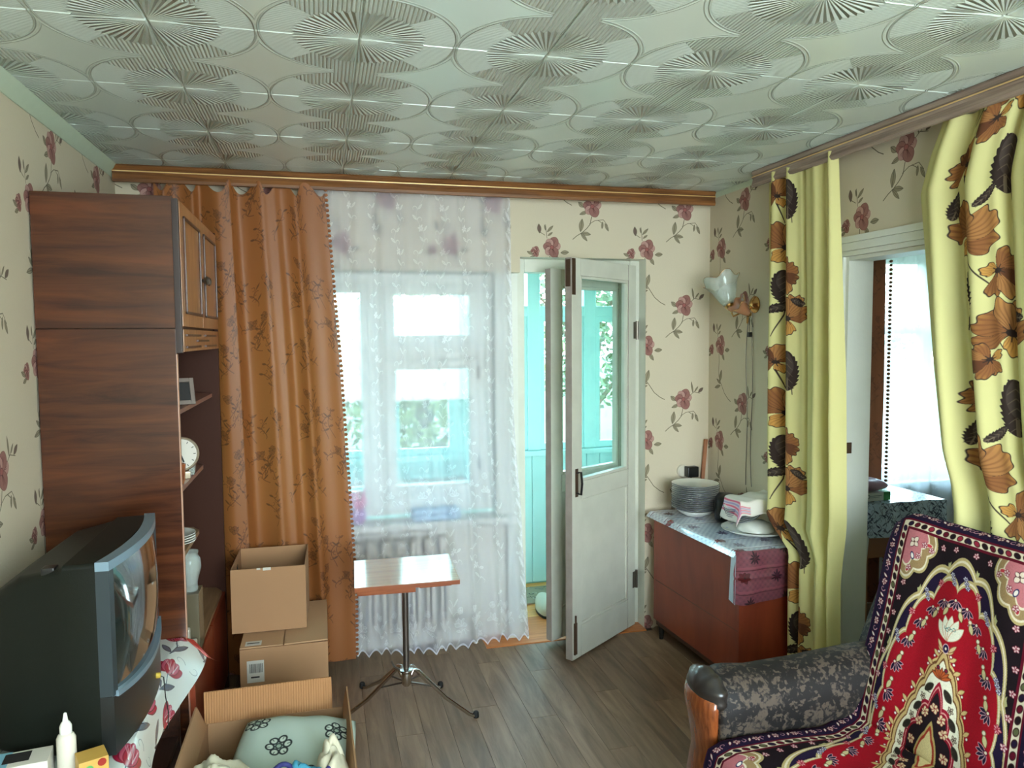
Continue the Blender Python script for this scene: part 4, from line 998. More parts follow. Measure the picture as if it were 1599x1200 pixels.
build('vase_body', m, 'cut_glass', v, smooth=R(30))
tag(build('olive_box', MB().box(-.535, -.442, 2.79, 2.89, .501, .715), mat('smoky_box', (92, 84, 66), .25), bevel=.004), 'murky olive box carrying the crystal vase', 'box')
ch = thing('phone_charger', 'white plastic charger with a curled cord in front of the olive box', 'charger', (-.478, 2.735, .501))
build('charger_body', MB().box(-.022, .030, -.035, .040, 0, .060), 'white_plastic', ch, bevel=.006); build('plug', MB().box(-.022, .010, .0, .030, .061, .105), 'white_plastic', ch, bevel=.005)
build('cord', MB().tube([(-.01, .01, .105), (-.010, .01, .13), (-.02, .01, .15), (-.04, .01, .14)], .0025, 6), 'white_plastic', ch)

# ------------------------------------------------------------------ television stand and television
SZ = .612
st = thing('tv_stand', 'low dark wooden stand under the television', 'stand', (-.67, 1.9, 0))
build('stand_top', MB().box(LW + .01, -.478, 1.0, 2.635, SZ - .028, SZ - .003), 'walnut_gloss', st, bevel=.002, **W_)
for y in (1.02, 1.80, 2.60): build('side_panel', MB().box(LW + .012, -.485, y, y + .02, .0, SZ - .028), 'walnut_inside', st, **W_)
build('shelf', MB().box(LW + .012, -.49, 1.04, 2.60, .28, .30), 'walnut_inside', st, **W_); build('stand_back', MB().box(LW + .01, LW + .016, 1.03, 2.61, .0, SZ - .03), 'walnut_inside', st, **W_)
tcl = thing('tulip_oilcloth', 'white oilcloth with crimson tulips lying over the television stand', 'tablecloth', (-.67, 1.9, SZ))
def tc(u, v):
    y = 1.0 + (2.655 - 1.0) * v; w = .40 + .100
    d = u * w; flare = .05 * ss((y - 2.35) / .3)
    if d < .40: X = LW + .012 + d * ((-.474 - LW - .012) / .40); return (X, y, SZ + .002 + .0015 * math.sin(y * 17 + d * 9))
    q = d - .40; return (-.474 + q * (.30 + .12 * math.sin(y * 11)) + flare * q / .1, y + q * .1 * flare * 10, SZ + .002 - q * (.95 - flare * 3))
o = build('cloth', MB().sheet(tc, 24, 80, lambda u, v: (u * .52 / .42 + .30, v * 1.655 / .5)), 'oilcloth_tulip', tcl, smooth=R(60), **W_)
def rc(u, v):
    a = Vector(tc(interp(u, [0, 1], [.55, 1.0]), 1.0)); d = v * .05
    return (a.x + d * .55 * (.4 + u), a.y + .002 + d * .35, a.z - d * (.55 + .2 * math.sin(u * 9)) + .001)
build('red_border', MB().sheet(rc, 14, 4), 'red_foil', tcl, smooth=R(60), **W_)
tvz = SZ + .004
tv = thing('television', 'old bulky black tube television with blue-grey bezel', 'television', (-.65, 2.17, tvz))
TY, TH, TW_ = 2.172, .478, .256
def rr(x, hw, z0, z1, r, n=5):
    pts = []
    for cx_, cz_, a0 in ((hw - r, z1 - r, 0), (-hw + r, z1 - r, 90), (-hw + r, z0 + r, 180), (hw - r, z0 + r, 270)):
        for k in range(n + 1):
            a = R(a0 + 90 * k / n); pts.append((x, TY + cx_ + r * math.cos(a), tvz + cz_ + r * math.sin(a)))
    return pts
body = MB().loft([rr(-.505, TW_, .004, TH - .002, .012), rr(-.60, TW_ - .002, .004, TH - .004, .012), rr(-.61, TW_ - .008, .008, TH - .012, .014), rr(-.70, TW_ - .018, .010, TH - .030, .03), rr(-.80, TW_ - .06, .014, TH - .10, .05), rr(-.865, TW_ - .10, .02, TH - .17, .05)])
build('casing', body, 'tv_plastic', tv, smooth=R(30), **W_)
bul = lambda y: .030 * (1 - ((y - TY) / TW_) ** 2)
def front(y0, y1, z0, z1, dx, d=.03, n=18, zf=None):
    f = MB(); rings = []
    for k in range(n + 1):
        y = y0 + (y1 - y0) * k / n; xf = -.500 + bul(y) + dx; za = z0(y) if callable(z0) else z0; zb = z1(y) if callable(z1) else z1
        rings.append([(xf - d, y, tvz + za), (xf, y, tvz + za), (xf, y, tvz + zb), (xf - d, y, tvz + zb)])
    return f.loft(rings)
mat('tv_grey', (44, 54, 58), .35, .1)
zs = lambda y: .128 + .020 * ((y - TY) / TW_) ** 2
build('front_panel', front(TY - TW_, TY + TW_, .004, zs, .0), 'tv_dark', tv, smooth=R(30), **W_)
build('silver_strip', front(TY - TW_ + .01, TY + TW_ - .005, lambda y: zs(y) - .002, lambda y: zs(y) + .012, .006), 'tv_silver', tv, smooth=R(30), **W_)
build('bezel', front(TY - TW_, TY + TW_, TH - .022, TH, .0), 'tv_silver', tv, smooth=R(30), **W_)
build('bezel_frame', front(TY - TW_, TY - TW_ + .020, .1495, TH - .022, .0, n=3), 'tv_grey', tv, smooth=R(30), **W_)
build('bezel_frame', front(TY + TW_ - .020, TY + TW_, .1495, TH - .022, .0, n=3), 'tv_grey', tv, smooth=R(30), **W_)
build('screen_mask', front(TY - TW_ + .02, TY + TW_ - .02, .12, TH - .022, -.012), 'tv_dark', tv, smooth=R(30), **W_)
def scr(u, v):
    y = TY - TW_ + .018 + (2 * TW_ - .036) * u; z = .136 + (TH - .156) * v
    return (-.508 + bul(y) + .016 * (1 - (2 * v - 1) ** 2) * (1 - (2 * u - 1) ** 4), y, tvz + z)
build('screen', MB().sheet(scr, 24, 18), 'tv_screen', tv, smooth=R(180), **W_)
build('handle_notch', MB().box(-.650, -.620, TY - .240, TY - .205, tvz + TH - .030, tvz + TH - .009), 'black_plastic', tv, bevel=.006, **W_)
jk = build('jack_plug', MB().lathe([(.008, 0), (.008, .022), (.004, .024)], n=10, M=Matrix.Translation((-.484, TY + .06, tvz + .055)) @ Matrix.Rotation(R(90), 4, 'Y')), 'yellow_plastic', tv, **W_)
build('cable', MB().tube([(-.466, TY + .06, tvz + .055), (-.452, TY + .055, tvz + .05), (-.450, TY + .06, tvz - .01), (-.446, TY + .07, tvz - .06), (-.45, TY + .075, tvz - .11)], .0016, 6), 'black_rubber', tv, **W_)
build('standby_light', MB().lathe([(.006, 0), (.005, .004), (.001, .005)], n=10, M=Matrix.Translation((-.488, TY - .13, tvz + .06)) @ Matrix.Rotation(R(90), 4, 'Y')), 'white_plastic', tv, **W_)
# small things lying on the stand near the camera
bt = thing('glue_bottle', 'white squeeze bottle with a pointed cap standing in front of the television', 'bottle', (-.590, 1.865, SZ + .004))
build('bottle_body', MB().lathe([(.019, 0), (.0205, .004), (.0205, .088), (.017, .096), (.012, .100)], n=24, sx=1, sy=.8), 'white_plastic', bt)
build('bottle_cap', MB().lathe([(.013, .100), (.013, .116), (.0095, .124), (.006, .128), (.0035, .146), (.001, .148)], n=20), 'porcelain', bt)
yb = thing('yellow_packet', 'small yellow printed packet with red and green fruit', 'packet', (-.530, 1.835, SZ + .004), R(24)); build('packet_box', MB().box(-.03, .03, -.028, .03, 0, .056), 'yellow_box', yb, bevel=.002)
m = MB().lathe([(.011, 0), (.001, .001)], (.018, -.031, .018), 12, M=None); m = MB()
for (a, z, mm_) in ((.016, .045, 'red_foil'), (-.010, .036, 'green_card')):
    build('print', MB().lathe([(.009, 0), (.009, .0006), (.001, .0007)], n=14, M=Matrix.Translation((a, -.0282, z)) @ Matrix.Rotation(R(90), 4, 'X')), mm_, yb)
wp = thing('white_carton', 'white carton with a pale blue stripe and dark label', 'carton', (-.690, 1.845, SZ + .004), R(8)); build('carton_box', MB().box(-.075, .070, -.03, .04, 0, .060), 'paper_white', wp, bevel=.002)
build('blue_stripe', MB().box(-.045, -.01, -.0302, .0405, -.0, .0605), 'light_blue_card', wp); build('dark_label', MB().box(-.022, .03, -.012, .03, .0606, .0612), 'ink', wp)
wp = thing('paper_wad', 'crumpled white paper wad beside the carton', 'paper', (-.80, 1.76, SZ + .004)); m = MB(); n = 14
m.loft([[((.045 * math.sin(R(t)) + .004 * math.sin(5 * i + t)) * math.cos(2 * math.pi * i / n), (.03 * math.sin(R(t)) + .004 * math.cos(3 * i + t)) * math.sin(2 * math.pi * i / n), .018 - .018 * math.cos(R(t))) for i in range(n)] for t in (8, 40, 70, 100, 130, 160, 175)]); build('paper', m, 'paper_white', wp, smooth=R(20))
gc = thing('grey_cloth_bundle', 'grey green folded cloth standing against the television back', 'cloth', (-.808, 1.86, SZ + .004)); m = MB()
m.loft([[(.03 * math.cos(2 * math.pi * i / 16) * s_, (.035 + .004 * math.sin(i)) * math.sin(2 * math.pi * i / 16) * s_, z) for i in range(16)] for z, s_ in ((.0, .9), (.03, 1), (.09, .95), (.13, .7), (.145, .3))]); build('cloth', m, 'grey_cloth', gc)

# ------------------------------------------------------------------ things on and below the window sill
sr = thing('radiator', 'cream cast iron radiator under the window behind the lace', 'radiator', (.3, FW + .06, 0))
for k in range(12):
    x = -.22 + k * .074; m = MB()
    m.loft([[(x + a * .030, FW + .06 + b_ * .042, z) for a, b_ in ((-1, -.6), (-.6, -1), (.6, -1), (1, -.6), (1, .6), (.6, 1), (-.6, 1), (-1, .6))] for z in (.10, .12, .16)])
    m.box(x - .022, x - .006, FW + .02, FW + .10, .15, .53).box(x + .006, x + .022, FW + .02, FW + .10, .15, .53)
    m.loft([[(x + a * .030 * s_, FW + .06 + b_ * .042 * s_, z) for a, b_ in ((-1, -.6), (-.6, -1), (.6, -1), (1, -.6), (1, .6), (.6, 1), (-.6, 1), (-1, .6))] for z, s_ in ((.52, 1), (.56, 1), (.585, .7), (.592, .3))])
    build('section', m, 'radiator_paint', sr, bevel=.004, **W_)
build('pipe', MB().tube([(.64, FW + .06, .14), (.74, FW + .06, .14), (.76, FW + .06, .0)], .013, 10), 'radiator_paint', sr, **W_)
for x in (-.2, .55): build('foot', MB().box(x, x + .03, FW + .03, FW + .09, .0, .10), 'radiator_paint', sr, **W_)
jg = thing('pink_plastic_flower', 'bright pink and violet petalled plastic ornament on the window sill', 'ornament', (.165, FW + .055, .686))
build('ornament_base', MB().lathe([(.025, 0), (.038, .02), (.040, .05), (.028, .075), (.001, .08)], n=20), 'violet_plastic', jg)
for k in range(7):
    a = k * .9; p = [(0, 0, .06), (.015 * math.cos(a), .012 * math.sin(a), .085), (.040 * math.cos(a), .03 * math.sin(a), .105 + .008 * k), (.036 * math.cos(a + .3), .03 * math.sin(a + .3), .13 + .008 * k)]
    build('petal', MB().tube(p, .013, 8, r2=.003), 'pink_plastic', jg)
bk = thing('folded_linen', 'folded light blue linen on the window sill', 'linen', (.55, FW + .055, .686)); build('linen_stack', MB().box(-.12, .13, -.05, .045, 0, .028).box(-.115, .125, -.048, .044, .030, .055), mat('pale_blue_cloth', (168, 198, 224), .9), bk, bevel=.010, seg=3)

# ------------------------------------------------------------------ small folding table
tb = thing('folding_table', 'small glossy folding table with veneered top on a chrome four-legged foot', 'table', (.30, 2.95, 0))
tz = .69
top = [(.099, 2.775), (.497, 2.765), (.512, 3.118), (.112, 3.125)]
m = MB().loft([[(a, b_, z) for a, b_ in top] for z in (tz - .018, tz)]); o = build('tabletop', m, ['table_veneer', 'table_edge'], tb, bevel=.002, **W_)
for p in o.data.polygons:
    if abs(p.normal.z) < .5: p.material_index = 1
m = MB().loft([[(.11, 2.80, tz - .042), (.33, 2.79, tz - .042), (.335, 3.08, tz - .042), (.12, 3.09, tz - .042)], [(.11, 2.80, tz - .019), (.33, 2.79, tz - .019), (.335, 3.08, tz - .019), (.12, 3.09, tz - .019)]])
build('folded_leaf', m, 'table_edge', tb, bevel=.003, **W_)
build('apron', MB().box(.345, .47, 2.80, 2.815, tz - .032, tz - .019), 'table_edge', tb, bevel=.002, **W_)
cx_, cy_ = .305, 2.95
build('swivel', MB().lathe([(.016, tz - .075), (.022, tz - .06), (.022, tz - .05), (.03, tz - .046), (.03, tz - .042)], (cx_, cy_, 0), 16).box(cx_ - .03, cx_ + .01, cy_ - .012, cy_ + .012, tz - .07, tz - .055), 'rusty_iron', tb, **W_)
build('column', MB().lathe([(.0125, .25), (.0125, tz - .05)], (cx_, cy_, 0), 16), 'steel_grey', tb, **W_)
build('hub', MB().lathe([(.012, .21), (.020, .22), (.021, .265), (.030, .275), (.030, .280), (.014, .285)], (cx_, cy_, 0), 18), 'chrome', tb, **W_)
for (ex, ey) in ((.605, 3.02), (.03, 3.14), (.50, 3.33), (.15, 3.42)):
    d = Vector((ex - cx_, ey - cy_, 0)); L = d.length; d.normalize()
    pts = [(cx_ + d.x * t * L, cy_ + d.y * t * L, z) for t, z in ((.06, .245), (.10, .272), (.16, .262), (.55, .120), (.82, .045), (.90, .022), (.97, .010))]
    lg = build('leg', MB().tube(pts, .0082, 10), 'chrome', tb, smooth=R(60), **W_)
    build('foot_cap', MB().lathe([(.011, .0), (.013, .004), (.012, .022), (.009, .026)], (ex, ey, 0), 12), 'black_rubber', lg, **W_)
    build('brace', MB().tube([(cx_ + d.x * .05 * L, cy_ + d.y * .05 * L, .22), (cx_ + d.x * .4 * L, cy_ + d.y * .4 * L, .178)], .004, 8), 'steel_grey', lg, **W_)
build('locking_lever', MB().tube([(cx_ - .02, cy_, .275), (cx_ - .05, cy_ - .01, .300), (cx_ - .06, cy_ - .01, .322)], .004, 8), 'steel_grey', tb, **W_)

# ------------------------------------------------------------------ cardboard boxes
def walls(x0, x1, y0, y1, z0, z1, t=.005):
    return MB().box(x0, x1, y0, y0 + t, z0, z1).box(x0, x1, y1 - t, y1, z0, z1).box(x0, x0 + t, y0 + t, y1 - t, z0, z1).box(x1 - t, x1, y0 + t, y1 - t, z0, z1).box(x0 + t, x1 - t, y0 + t, y1 - t, z0, z0 + t)
def txt(name, s, size, loc, rot, mm, parent=None, ext=.0004, label=None, cat=None):
    cu = bpy.data.curves.new(name, 'FONT'); cu.body = s; cu.size = size; cu.extrude = ext; cu.align_x = 'CENTER'; cu.align_y = 'CENTER'
    o = bpy.data.objects.new(name, cu); COL.objects.link(o); o.parent = parent; o.location = loc; o.rotation_euler = rot; 
    bpy.context.view_layer.update(); me = bpy.data.meshes.new_from_object(o.evaluated_get(bpy.context.evaluated_depsgraph_get())); me.materials.clear(); me.materials.append(MATS[mm])
    p = bpy.data.objects.new('_t', me); COL.objects.link(p); p.parent = parent; p.location = loc; p.rotation_euler = rot; bpy.data.objects.remove(o); p.name = name; return p
b1 = thing('cardboard_box', 'closed cardboard box with a barcode sticker under the open box', 'box', (-.17, 3.32, 0))
build('box_body', MB().box(-.345, .0, 3.085, 3.565, .002, .374), 'cardboard', b1, bevel=.003, **W_)
m = MB().loft([[(-.343, 3.087, .376), (-.177, 3.087, .376), (-.177, 3.563, .376), (-.343, 3.563, .376)], [(-.343, 3.087, .381), (-.177, 3.087, .380), (-.177, 3.563, .380), (-.343, 3.563, .381)]])
build('top_flap', m, 'cardboard_inside', b1, **W_)
m = MB().loft([[(-.172, 3.087, .376), (-.002, 3.087, .378), (-.002, 3.563, .378), (-.172, 3.563, .376)], [(-.172, 3.087, .381), (-.002, 3.087, .384), (-.002, 3.563, .384), (-.172, 3.563, .381)]])
build('top_flap', m, 'cardboard_inside', b1, **W_)
stk = build('barcode_sticker', MB().box(-.318, -.252, 3.0835, 3.0845, .235, .325), 'paper_white', b1, **W_)
m = MB(); x = -.308
for k, w in enumerate((.002, .001, .003, .001, .002, .003, .001, .002, .001, .003, .002, .001, .002)):
    m.box(x, x + w, 3.0828, 3.0834, .275, .312); x += w + .0022
m.box(-.303, -.270, 3.0828, 3.0834, .254, .260)
build('barcode', m, 'ink', stk, **W_); bpy.data.objects['barcode']['kind'] = 'stuff'
o = build('address_sticker', MB().box(-.325, -.262, 3.10, 3.145, .3815, .3822), 'paper_white', b1, **W_); build('sticker_print', MB().box(-.318, -.27, 3.118, 3.126, .3823, .3827), 'ink', o, **W_)
b2 = thing('cardboard_box', 'open empty cardboard box standing on the closed box', 'box', (-.235, 3.395, .386), R(-1))
build('box_walls', walls(-.150, .152, -.165, .165, 0, .272), ['cardboard', 'cardboard_inside'], b2, bevel=.001)
t1 = txt('stamped_print', 'NI', .035, (-.1445, .02, .225), (R(90), 0, R(90)), 'ink', b2)
m = MB(); m.box(-.02, .012, -.168, -.1655, .262, .274).box(-.045, -.03, -.167, -.1655, .266, .2735)
build('torn_tape', m, 'paper_white', b2)
b3 = thing('cardboard_box', 'big open cardboard box full of clothes with its flaps raised', 'box', (-.17, 2.3, 0))
bx0, bx1, by0, by1 = -.40, .05, 1.98, 2.59
build('box_walls', walls(bx0, bx1, by0, by1, .002, .335), 'cardboard', b3, **W_)
build('rear_flap', MB().loft([[(bx0 - .005, by1 - .003, .335), (bx0 + .41, by1 - .003, .335), (bx0 + .41, by1 + .003, .335), (bx0 - .005, by1 + .003, .335)], [(bx0 - .008, by1 + .012, .437), (bx0 + .408, by1 + .012, .440), (bx0 + .408, by1 + .018, .440), (bx0 - .008, by1 + .018, .437)]]), 'corrugated', b3, bevel=.001, **W_)
build('side_flap', MB().loft([[(bx1 - .005, by0, .335), (bx1, by0, .335), (bx1, by1, .335), (bx1 - .005, by1, .335)], [(bx1 + .018, by0, .415), (bx1 + .023, by0, .415), (bx1 + .012, by1 - .02, .415), (bx1 + .007, by1 - .02, .415)]]), 'cardboard', b3, **W_)
build('side_flap', MB().loft([[(bx0, by0, .335), (bx0 + .005, by0, .335), (bx0 + .005, by1 - .02, .335), (bx0, by1 - .02, .335)], [(bx0 - .025, by0, .42), (bx0 - .02, by0, .42), (bx0 - .02, by1 - .05, .42), (bx0 - .025, by1 - .05, .42)]]), 'cardboard', b3, **W_)
def pillow(name, c, sx, sy, sz, rot, mm, n=26, uvs=.36, wr=.01):
    Mr = Matrix.Translation(c) @ Euler([R(a) for a in rot]).to_matrix().to_4x4(); mb = MB()
    for sg in (1, -1):
        def fn(u, v, sg=sg):
            a, b_ = 2 * u - 1, 2 * v - 1
            h = max(0, (1 - a ** 4)) ** .5 * max(0, (1 - b_ ** 4)) ** .5
            px = sx * a * (1 - .06 * b_ * b_); py = sy * b_ * (1 - .06 * a * a)
            return tuple(Mr @ Vector((px, py, sg * sz * h + wr * h * math.sin(9 * a + 5 * b_) * .5)))
        mb.sheet(fn, n, n, lambda u, v: (u * 2 * sx / uvs, v * 2 * sy / uvs))
    o = build(name, mb, mm, smooth=R(180)); bm = bmesh.new(); bm.from_mesh(o.data); bmesh.ops.remove_doubles(bm, verts=bm.verts, dist=.0004); bmesh.ops.recalc_face_normals(bm, faces=bm.faces); bm.to_mesh(o.data); bm.free()
    o.data.transform(Matrix.Translation([-q for q in c])); o.location = c; return o
tag(pillow('pillow', (-.115, 2.31, .305), .185, .19, .055, (16, 3, -8), 'pillow_cloth'), 'sage green pillow with black outlined flowers in the big box', 'pillow')
def heap(name, cx, cy, z0, rx, ry, h, mm, seed, n=34, uvs=.3, fold=.02):
    r = random.Random(seed); ph = [r.uniform(0, 6) for _ in range(8)]
    def fn(u, v):
        rad = v; a = 2 * math.pi * u; rr = rad * (1 + .13 * math.sin(3 * a + ph[0]) + .08 * math.sin(5 * a + ph[1]))
        x = rx * rr * math.cos(a); y = ry * rr * math.sin(a)
        z = h * (1 - rad ** 2.2) + fold * math.sin(4 * a + 9 * rad + ph[2]) * rad * (1.1 - rad) * 2 + fold * .7 * math.sin(x * 60 + ph[3] + 20 * y) * (1 - rad) + fold * .6 * math.sin(y * 75 + ph[4] - 30 * x)
        return (x, y, z)
    o = build(name, MB().sheet(fn, n, n // 2, lambda u, v: (.5 + v * math.cos(2 * math.pi * u) * rx / uvs, .5 + v * math.sin(2 * math.pi * u) * ry / uvs)), mm, smooth=R(180), solid=.004); o.location = (cx, cy, z0); return o
tag(heap('cream_cloth', -.315, 2.12, .345, .10, .15, .085, 'cream_cloth', 1), 'crumpled cream cloth heaped at the television side of the big box', 'cloth')
tag(heap('printed_cloth', -.215, 2.02, .375, .085, .09, .065, 'green_print_cloth', 2), 'crumpled white and green printed cloth in the big box', 'cloth')
tag(heap('blue_cloth', -.085, 2.055, .375, .075, .07, .05, 'blue_cloth', 6), 'crumpled turquoise cloth in the big box, in front of the pillow', 'cloth')
nb = thing('navy_ribbon', 'navy ribbon with violet and pink dots looped over the turquoise cloth', 'ribbon', (-.08, 2.05, .42))
pts = [(-.075 + .15 * t, .035 * math.sin(t * 7) - .01, .012 + .018 * math.sin(t * 5 + 1)) for t in np.linspace(0, 1, 24)]
build('ribbon_band', MB().tube(pts, .007, 8, flat=1), 'navy_trim', nb, smooth=R(60))
tag(heap('cream_cloth', .0, 2.18, .335, .045, .10, .095, 'cream_cloth', 9), 'twisted cream cloth squeezed between the pillow and the box side', 'cloth')

# ------------------------------------------------------------------ chest in the corner and what stands on it
cs = thing('chest', 'polished mahogany chest standing in the corner under an oilcloth', 'chest', (1.9, 3.2, 0))
cp = [(1.702, 3.61), (1.745, 2.838), (2.066, 2.838), (2.066, 3.61)]
def pr(z0, z1, s=0): return MB().loft([[(cp[0][0] + s, cp[0][1] - s, z), (cp[1][0] + s, cp[1][1] + s, z), (cp[2][0] - s, cp[2][1] + s, z), (cp[3][0] - s, cp[3][1] - s, z)] for z in (z0, z1)])
build('chest_body', pr(.10, .675), 'mahogany', cs, bevel=.003, **W_); build('plinth', pr(.07, .10, .012), 'walnut_inside', cs, **W_)
build('panel_seam', MB().loft([[(cp[0][0] - .0008, cp[0][1] - .02, z), (cp[1][0] - .0008, cp[1][1] + .01, z), (cp[1][0] + .002, cp[1][1] + .01, z), (cp[0][0] + .002, cp[0][1] - .02, z)] for z in (.318, .3205)]), 'walnut_inside', cs, **W_)
for (a, b_) in ((1.73, 3.57), (1.775, 2.87), (2.03, 2.87), (2.03, 3.57)): build('leg', MB().lathe([(.011, 0), (.017, .07)], (a, b_, 0), 12), 'black_plastic', cs, **W_)
ol = thing('chest_oilcloth', 'shiny silver and burgundy checked oilcloth hanging over the front of the chest', 'tablecloth', (1.9, 3.2, .68))
def xl(y): return 1.702 + (3.61 - y) * .0557
def top_(u, v):
    y = 3.63 + (2.828 - 3.63) * v; X0 = xl(y) - .008; d = u * .42
    if d < .035: q = (.035 - d) / .035; return (X0 - .026 * q + .004 * math.sin(y * 13), y, .682 - .026 * q ** 1.3 - .002 * math.sin(y * 13))
    return (X0 + (d - .035) / .385 * (2.07 - X0), y, .682 + .0008 * math.sin(20 * d + 7 * y))
build('cloth_top', MB().sheet(top_, 40, 60, lambda u, v: (u, v * .84)), 'oilcloth_chest_top', ol, smooth=R(70), **W_)
def frt(u, v):
    X0 = xl(2.83) - .030; x = X0 + (2.07 - X0) * u; d = v * .235 * (1 - .10 * ss(u * 1.2)); cr = .006 * math.exp(-((d - .115) / .006) ** 2)
    return (x - .015 * ss((.16 - u) / .16) * ss(d / .1), 2.826 - .012 * ss(d / .03) - cr + .003 * math.sin(18 * u + 8 * d) - .006 * ss(d / .2), .683 - d + .01 * ss((.1 - u) / .1) * d / .2)
build('cloth_front', MB().sheet(frt, 30, 30, lambda u, v: (u, .70 + v * .27)), 'oilcloth_chest_front', ol, smooth=R(60), **W_)
build('cloth_corner', MB().add([(xl(2.83) - .034, 2.812, .672), (xl(2.83) - .030, 2.86, .655), (xl(2.83) - .048, 2.845, .47), (xl(2.83) - .040, 2.806, .455)], [(0, 1, 2, 3)]), 'oilcloth_sheen', ol, **W_)
TZ = .6845
prof = [(.058, 0), (.062, .003), (.092, .006), (.122, .016), (.1225, .018), (.091, .009), (.058, .006), (.001, .005)]
ORD = ['second', 'third', 'fourth', 'fifth', 'sixth', 'seventh', 'eighth']
PM2 = None; px_, py_ = 1.872, 3.475
for k in range(13):
    if PM2 is None:
        o = build('dinner_plate', MB().lathe(prof, n=48), ['porcelain', 'blue_rim'], smooth=R(60)); PM2 = o.data
        for p in PM2.polygons:
            r_ = math.hypot(p.center.x, p.center.y)
            if .1205 < r_ < .1225 and False: p.material_index = 1
    else: o = bpy.data.objects.new('dinner_plate', PM2); COL.objects.link(o)
    o.location = (px_ + .002 * math.sin(k * 2), py_ + .002 * math.cos(k * 3), TZ + .030 + k * .0102); o.rotation_euler = (0, 0, k)
    rm = build('plate_rim', MB().lathe([(.1218, .0155), (.1232, .0170), (.1226, .0186), (.1212, .0182)], n=48, cap=False), 'blue_rim', o)
    tag(o, 'topmost white dinner plate of the tall pile by the balcony door' if k == 12 else 'lowest white dinner plate of the tall pile, on a bowl' if k == 0 else '%s white dinner plate from the %s of the tall pile' % ((ORD[k - 1], 'bottom') if k < 6 else (ORD[11 - k], 'top')), 'plate', 'dinner plates piled on the chest')
bw = thing('serving_bowl', 'white bowl with a blue pattern carrying the tall plate pile', 'bowl', (px_, py_, TZ)); build('bowl_body', MB().lathe([(.05, 0), (.055, .004), (.085, .018), (.098, .034), (.096, .034), (.08, .02), (.05, .008), (.001, .006)], n=40), 'porcelain', bw, smooth=R(60))
pc = (1.985, 3.075)
pt_ = thing('platter', 'large white oval platter with a faint floral rim on the chest', 'platter', (pc[0], pc[1], TZ))
build('platter_body', MB().lathe([(.09, 0), (.10, .004), (.135, .009), (.180, .026), (.181, .029), (.134, .014), (.10, .009), (.001, .008)], n=56, sx=.96, sy=.84), 'porcelain', pt_, smooth=R(60))
for k in range(10):
    a = k * 2 * math.pi / 10 + .2; build('rim_flower', MB().lathe([(.009, 0), (.008, .0006), (.001, .0008)], (.153 * .96 * math.cos(a), .153 * .84 * math.sin(a), .0215), 8), mat('faded_blue_print', (150, 160, 176), .3) if k == 0 else 'faded_blue_print', pt_)
bo = thing('upturned_bowl', 'white glass bowl turned over on the platter under the towel', 'bowl', (pc[0] + .0, pc[1] + .02, TZ + .012)); build('bowl_body', MB().lathe([(.088, 0), (.086, .012), (.070, .030), (.045, .040), (.001, .042)], n=36), 'porcelain', bo, smooth=R(60))
PM3 = None
sp0 = Vector((pc[0] - .045, pc[1] + .045, TZ + .058))
for k in range(8):
    prof = [(.030, 0), (.034, .003), (.056, .007), (.078, .014), (.0785, .016), (.056, .010), (.03, .005), (.001, .005)]
    if PM3 is None: o = build('small_plate', MB().lathe(prof, n=36), 'porcelain', smooth=R(60)); PM3 = o.data
    else: o = bpy.data.objects.new('small_plate', PM3); COL.objects.link(o)
    Mt = Matrix.Rotation(R(-16), 4, 'Y'); off = Mt @ Vector((0, 0, .0095 * k)); o.location = sp0 + off; o.rotation_euler = (0, R(-16), 0)
    build('plate_rim', MB().lathe([(.0778, .0135), (.0794, .015), (.0786, .0168), (.0772, .016)], n=36, cap=False), 'blue_rim', o)
    tag(o, 'topmost small plate of the tilted pile under the towel' if k == 7 else 'lowest small plate of the tilted pile, on the upturned bowl' if k == 0 else '%s small plate from the bottom of the tilted pile under the towel' % ORD[k - 1], 'plate', 'small plates tilted under the towel')
def towel(u, v):
    a, b_ = u * 2 - 1, v * 2 - 1; hx, hy = .125, .085
    X, Y = a * .200, b_ * .135
    cx1, cy1 = max(-hx, min(hx, X)), max(-hy, min(hy, Y)); dx, dy = X - cx1, Y - cy1; dd = math.hypot(dx, dy)
    top = TZ + .168 + .012 * (a + .3) + .004 * math.sin(5 * a) - .004 * b_
    k_ = .30 + .10 * math.sin(7 * math.atan2(Y, X))
    f = 1.25 + (.75 if X < -.1 else 0) * 0
    rnd = ss(dd / .03)
    return (pc[0] + .010 + cx1 + dx * k_ , pc[1] + .03 + cy1 + dy * k_, top - dd * f - .006 * rnd + .004 * math.sin(14 * a + 3 * b_))
tw = build('tea_towel', MB().sheet(towel, 44, 36, lambda u, v: (u, v)), 'towel_cloth', smooth=R(180), solid=.002, at=(pc[0], pc[1], TZ + .1)); tw.rotation_euler = (0, 0, R(-6))
tag(tw, 'white tea towel with pink and violet checked hem draped over small plates', 'towel')
rd = thing('black_radio', 'rounded glossy black radio between the plate pile and the towel', 'radio', (1.972, 3.345, TZ), R(-30))
m = MB(); n = 28
m.loft([[(.055 * s_ * math.copysign(abs(math.cos(2 * math.pi * i / n)) ** .75, math.cos(2 * math.pi * i / n)), .085 * s_ * math.copysign(abs(math.sin(2 * math.pi * i / n)) ** .75, math.sin(2 * math.pi * i / n)), z) for i in range(n)] for z, s_ in ((.0, .85), (.01, .97), (.04, 1.02), (.09, 1.0), (.115, .9), (.128, .7), (.133, .35))])
build('radio_case', m, 'black_plastic', rd, smooth=R(50)); build('speaker_ring', MB().lathe([(.034, -.004), (.036, .002), (.032, .006), (.026, .003), (.001, .002)], n=28, M=Matrix.Translation((-.054, -.01, .066)) @ Matrix.Rotation(R(-90), 4, 'Y')), 'tv_dark', rd)
sk = thing('wall_socket', 'round wall socket with a black plug above the plate pile', 'socket', (1.955, FW, .872))
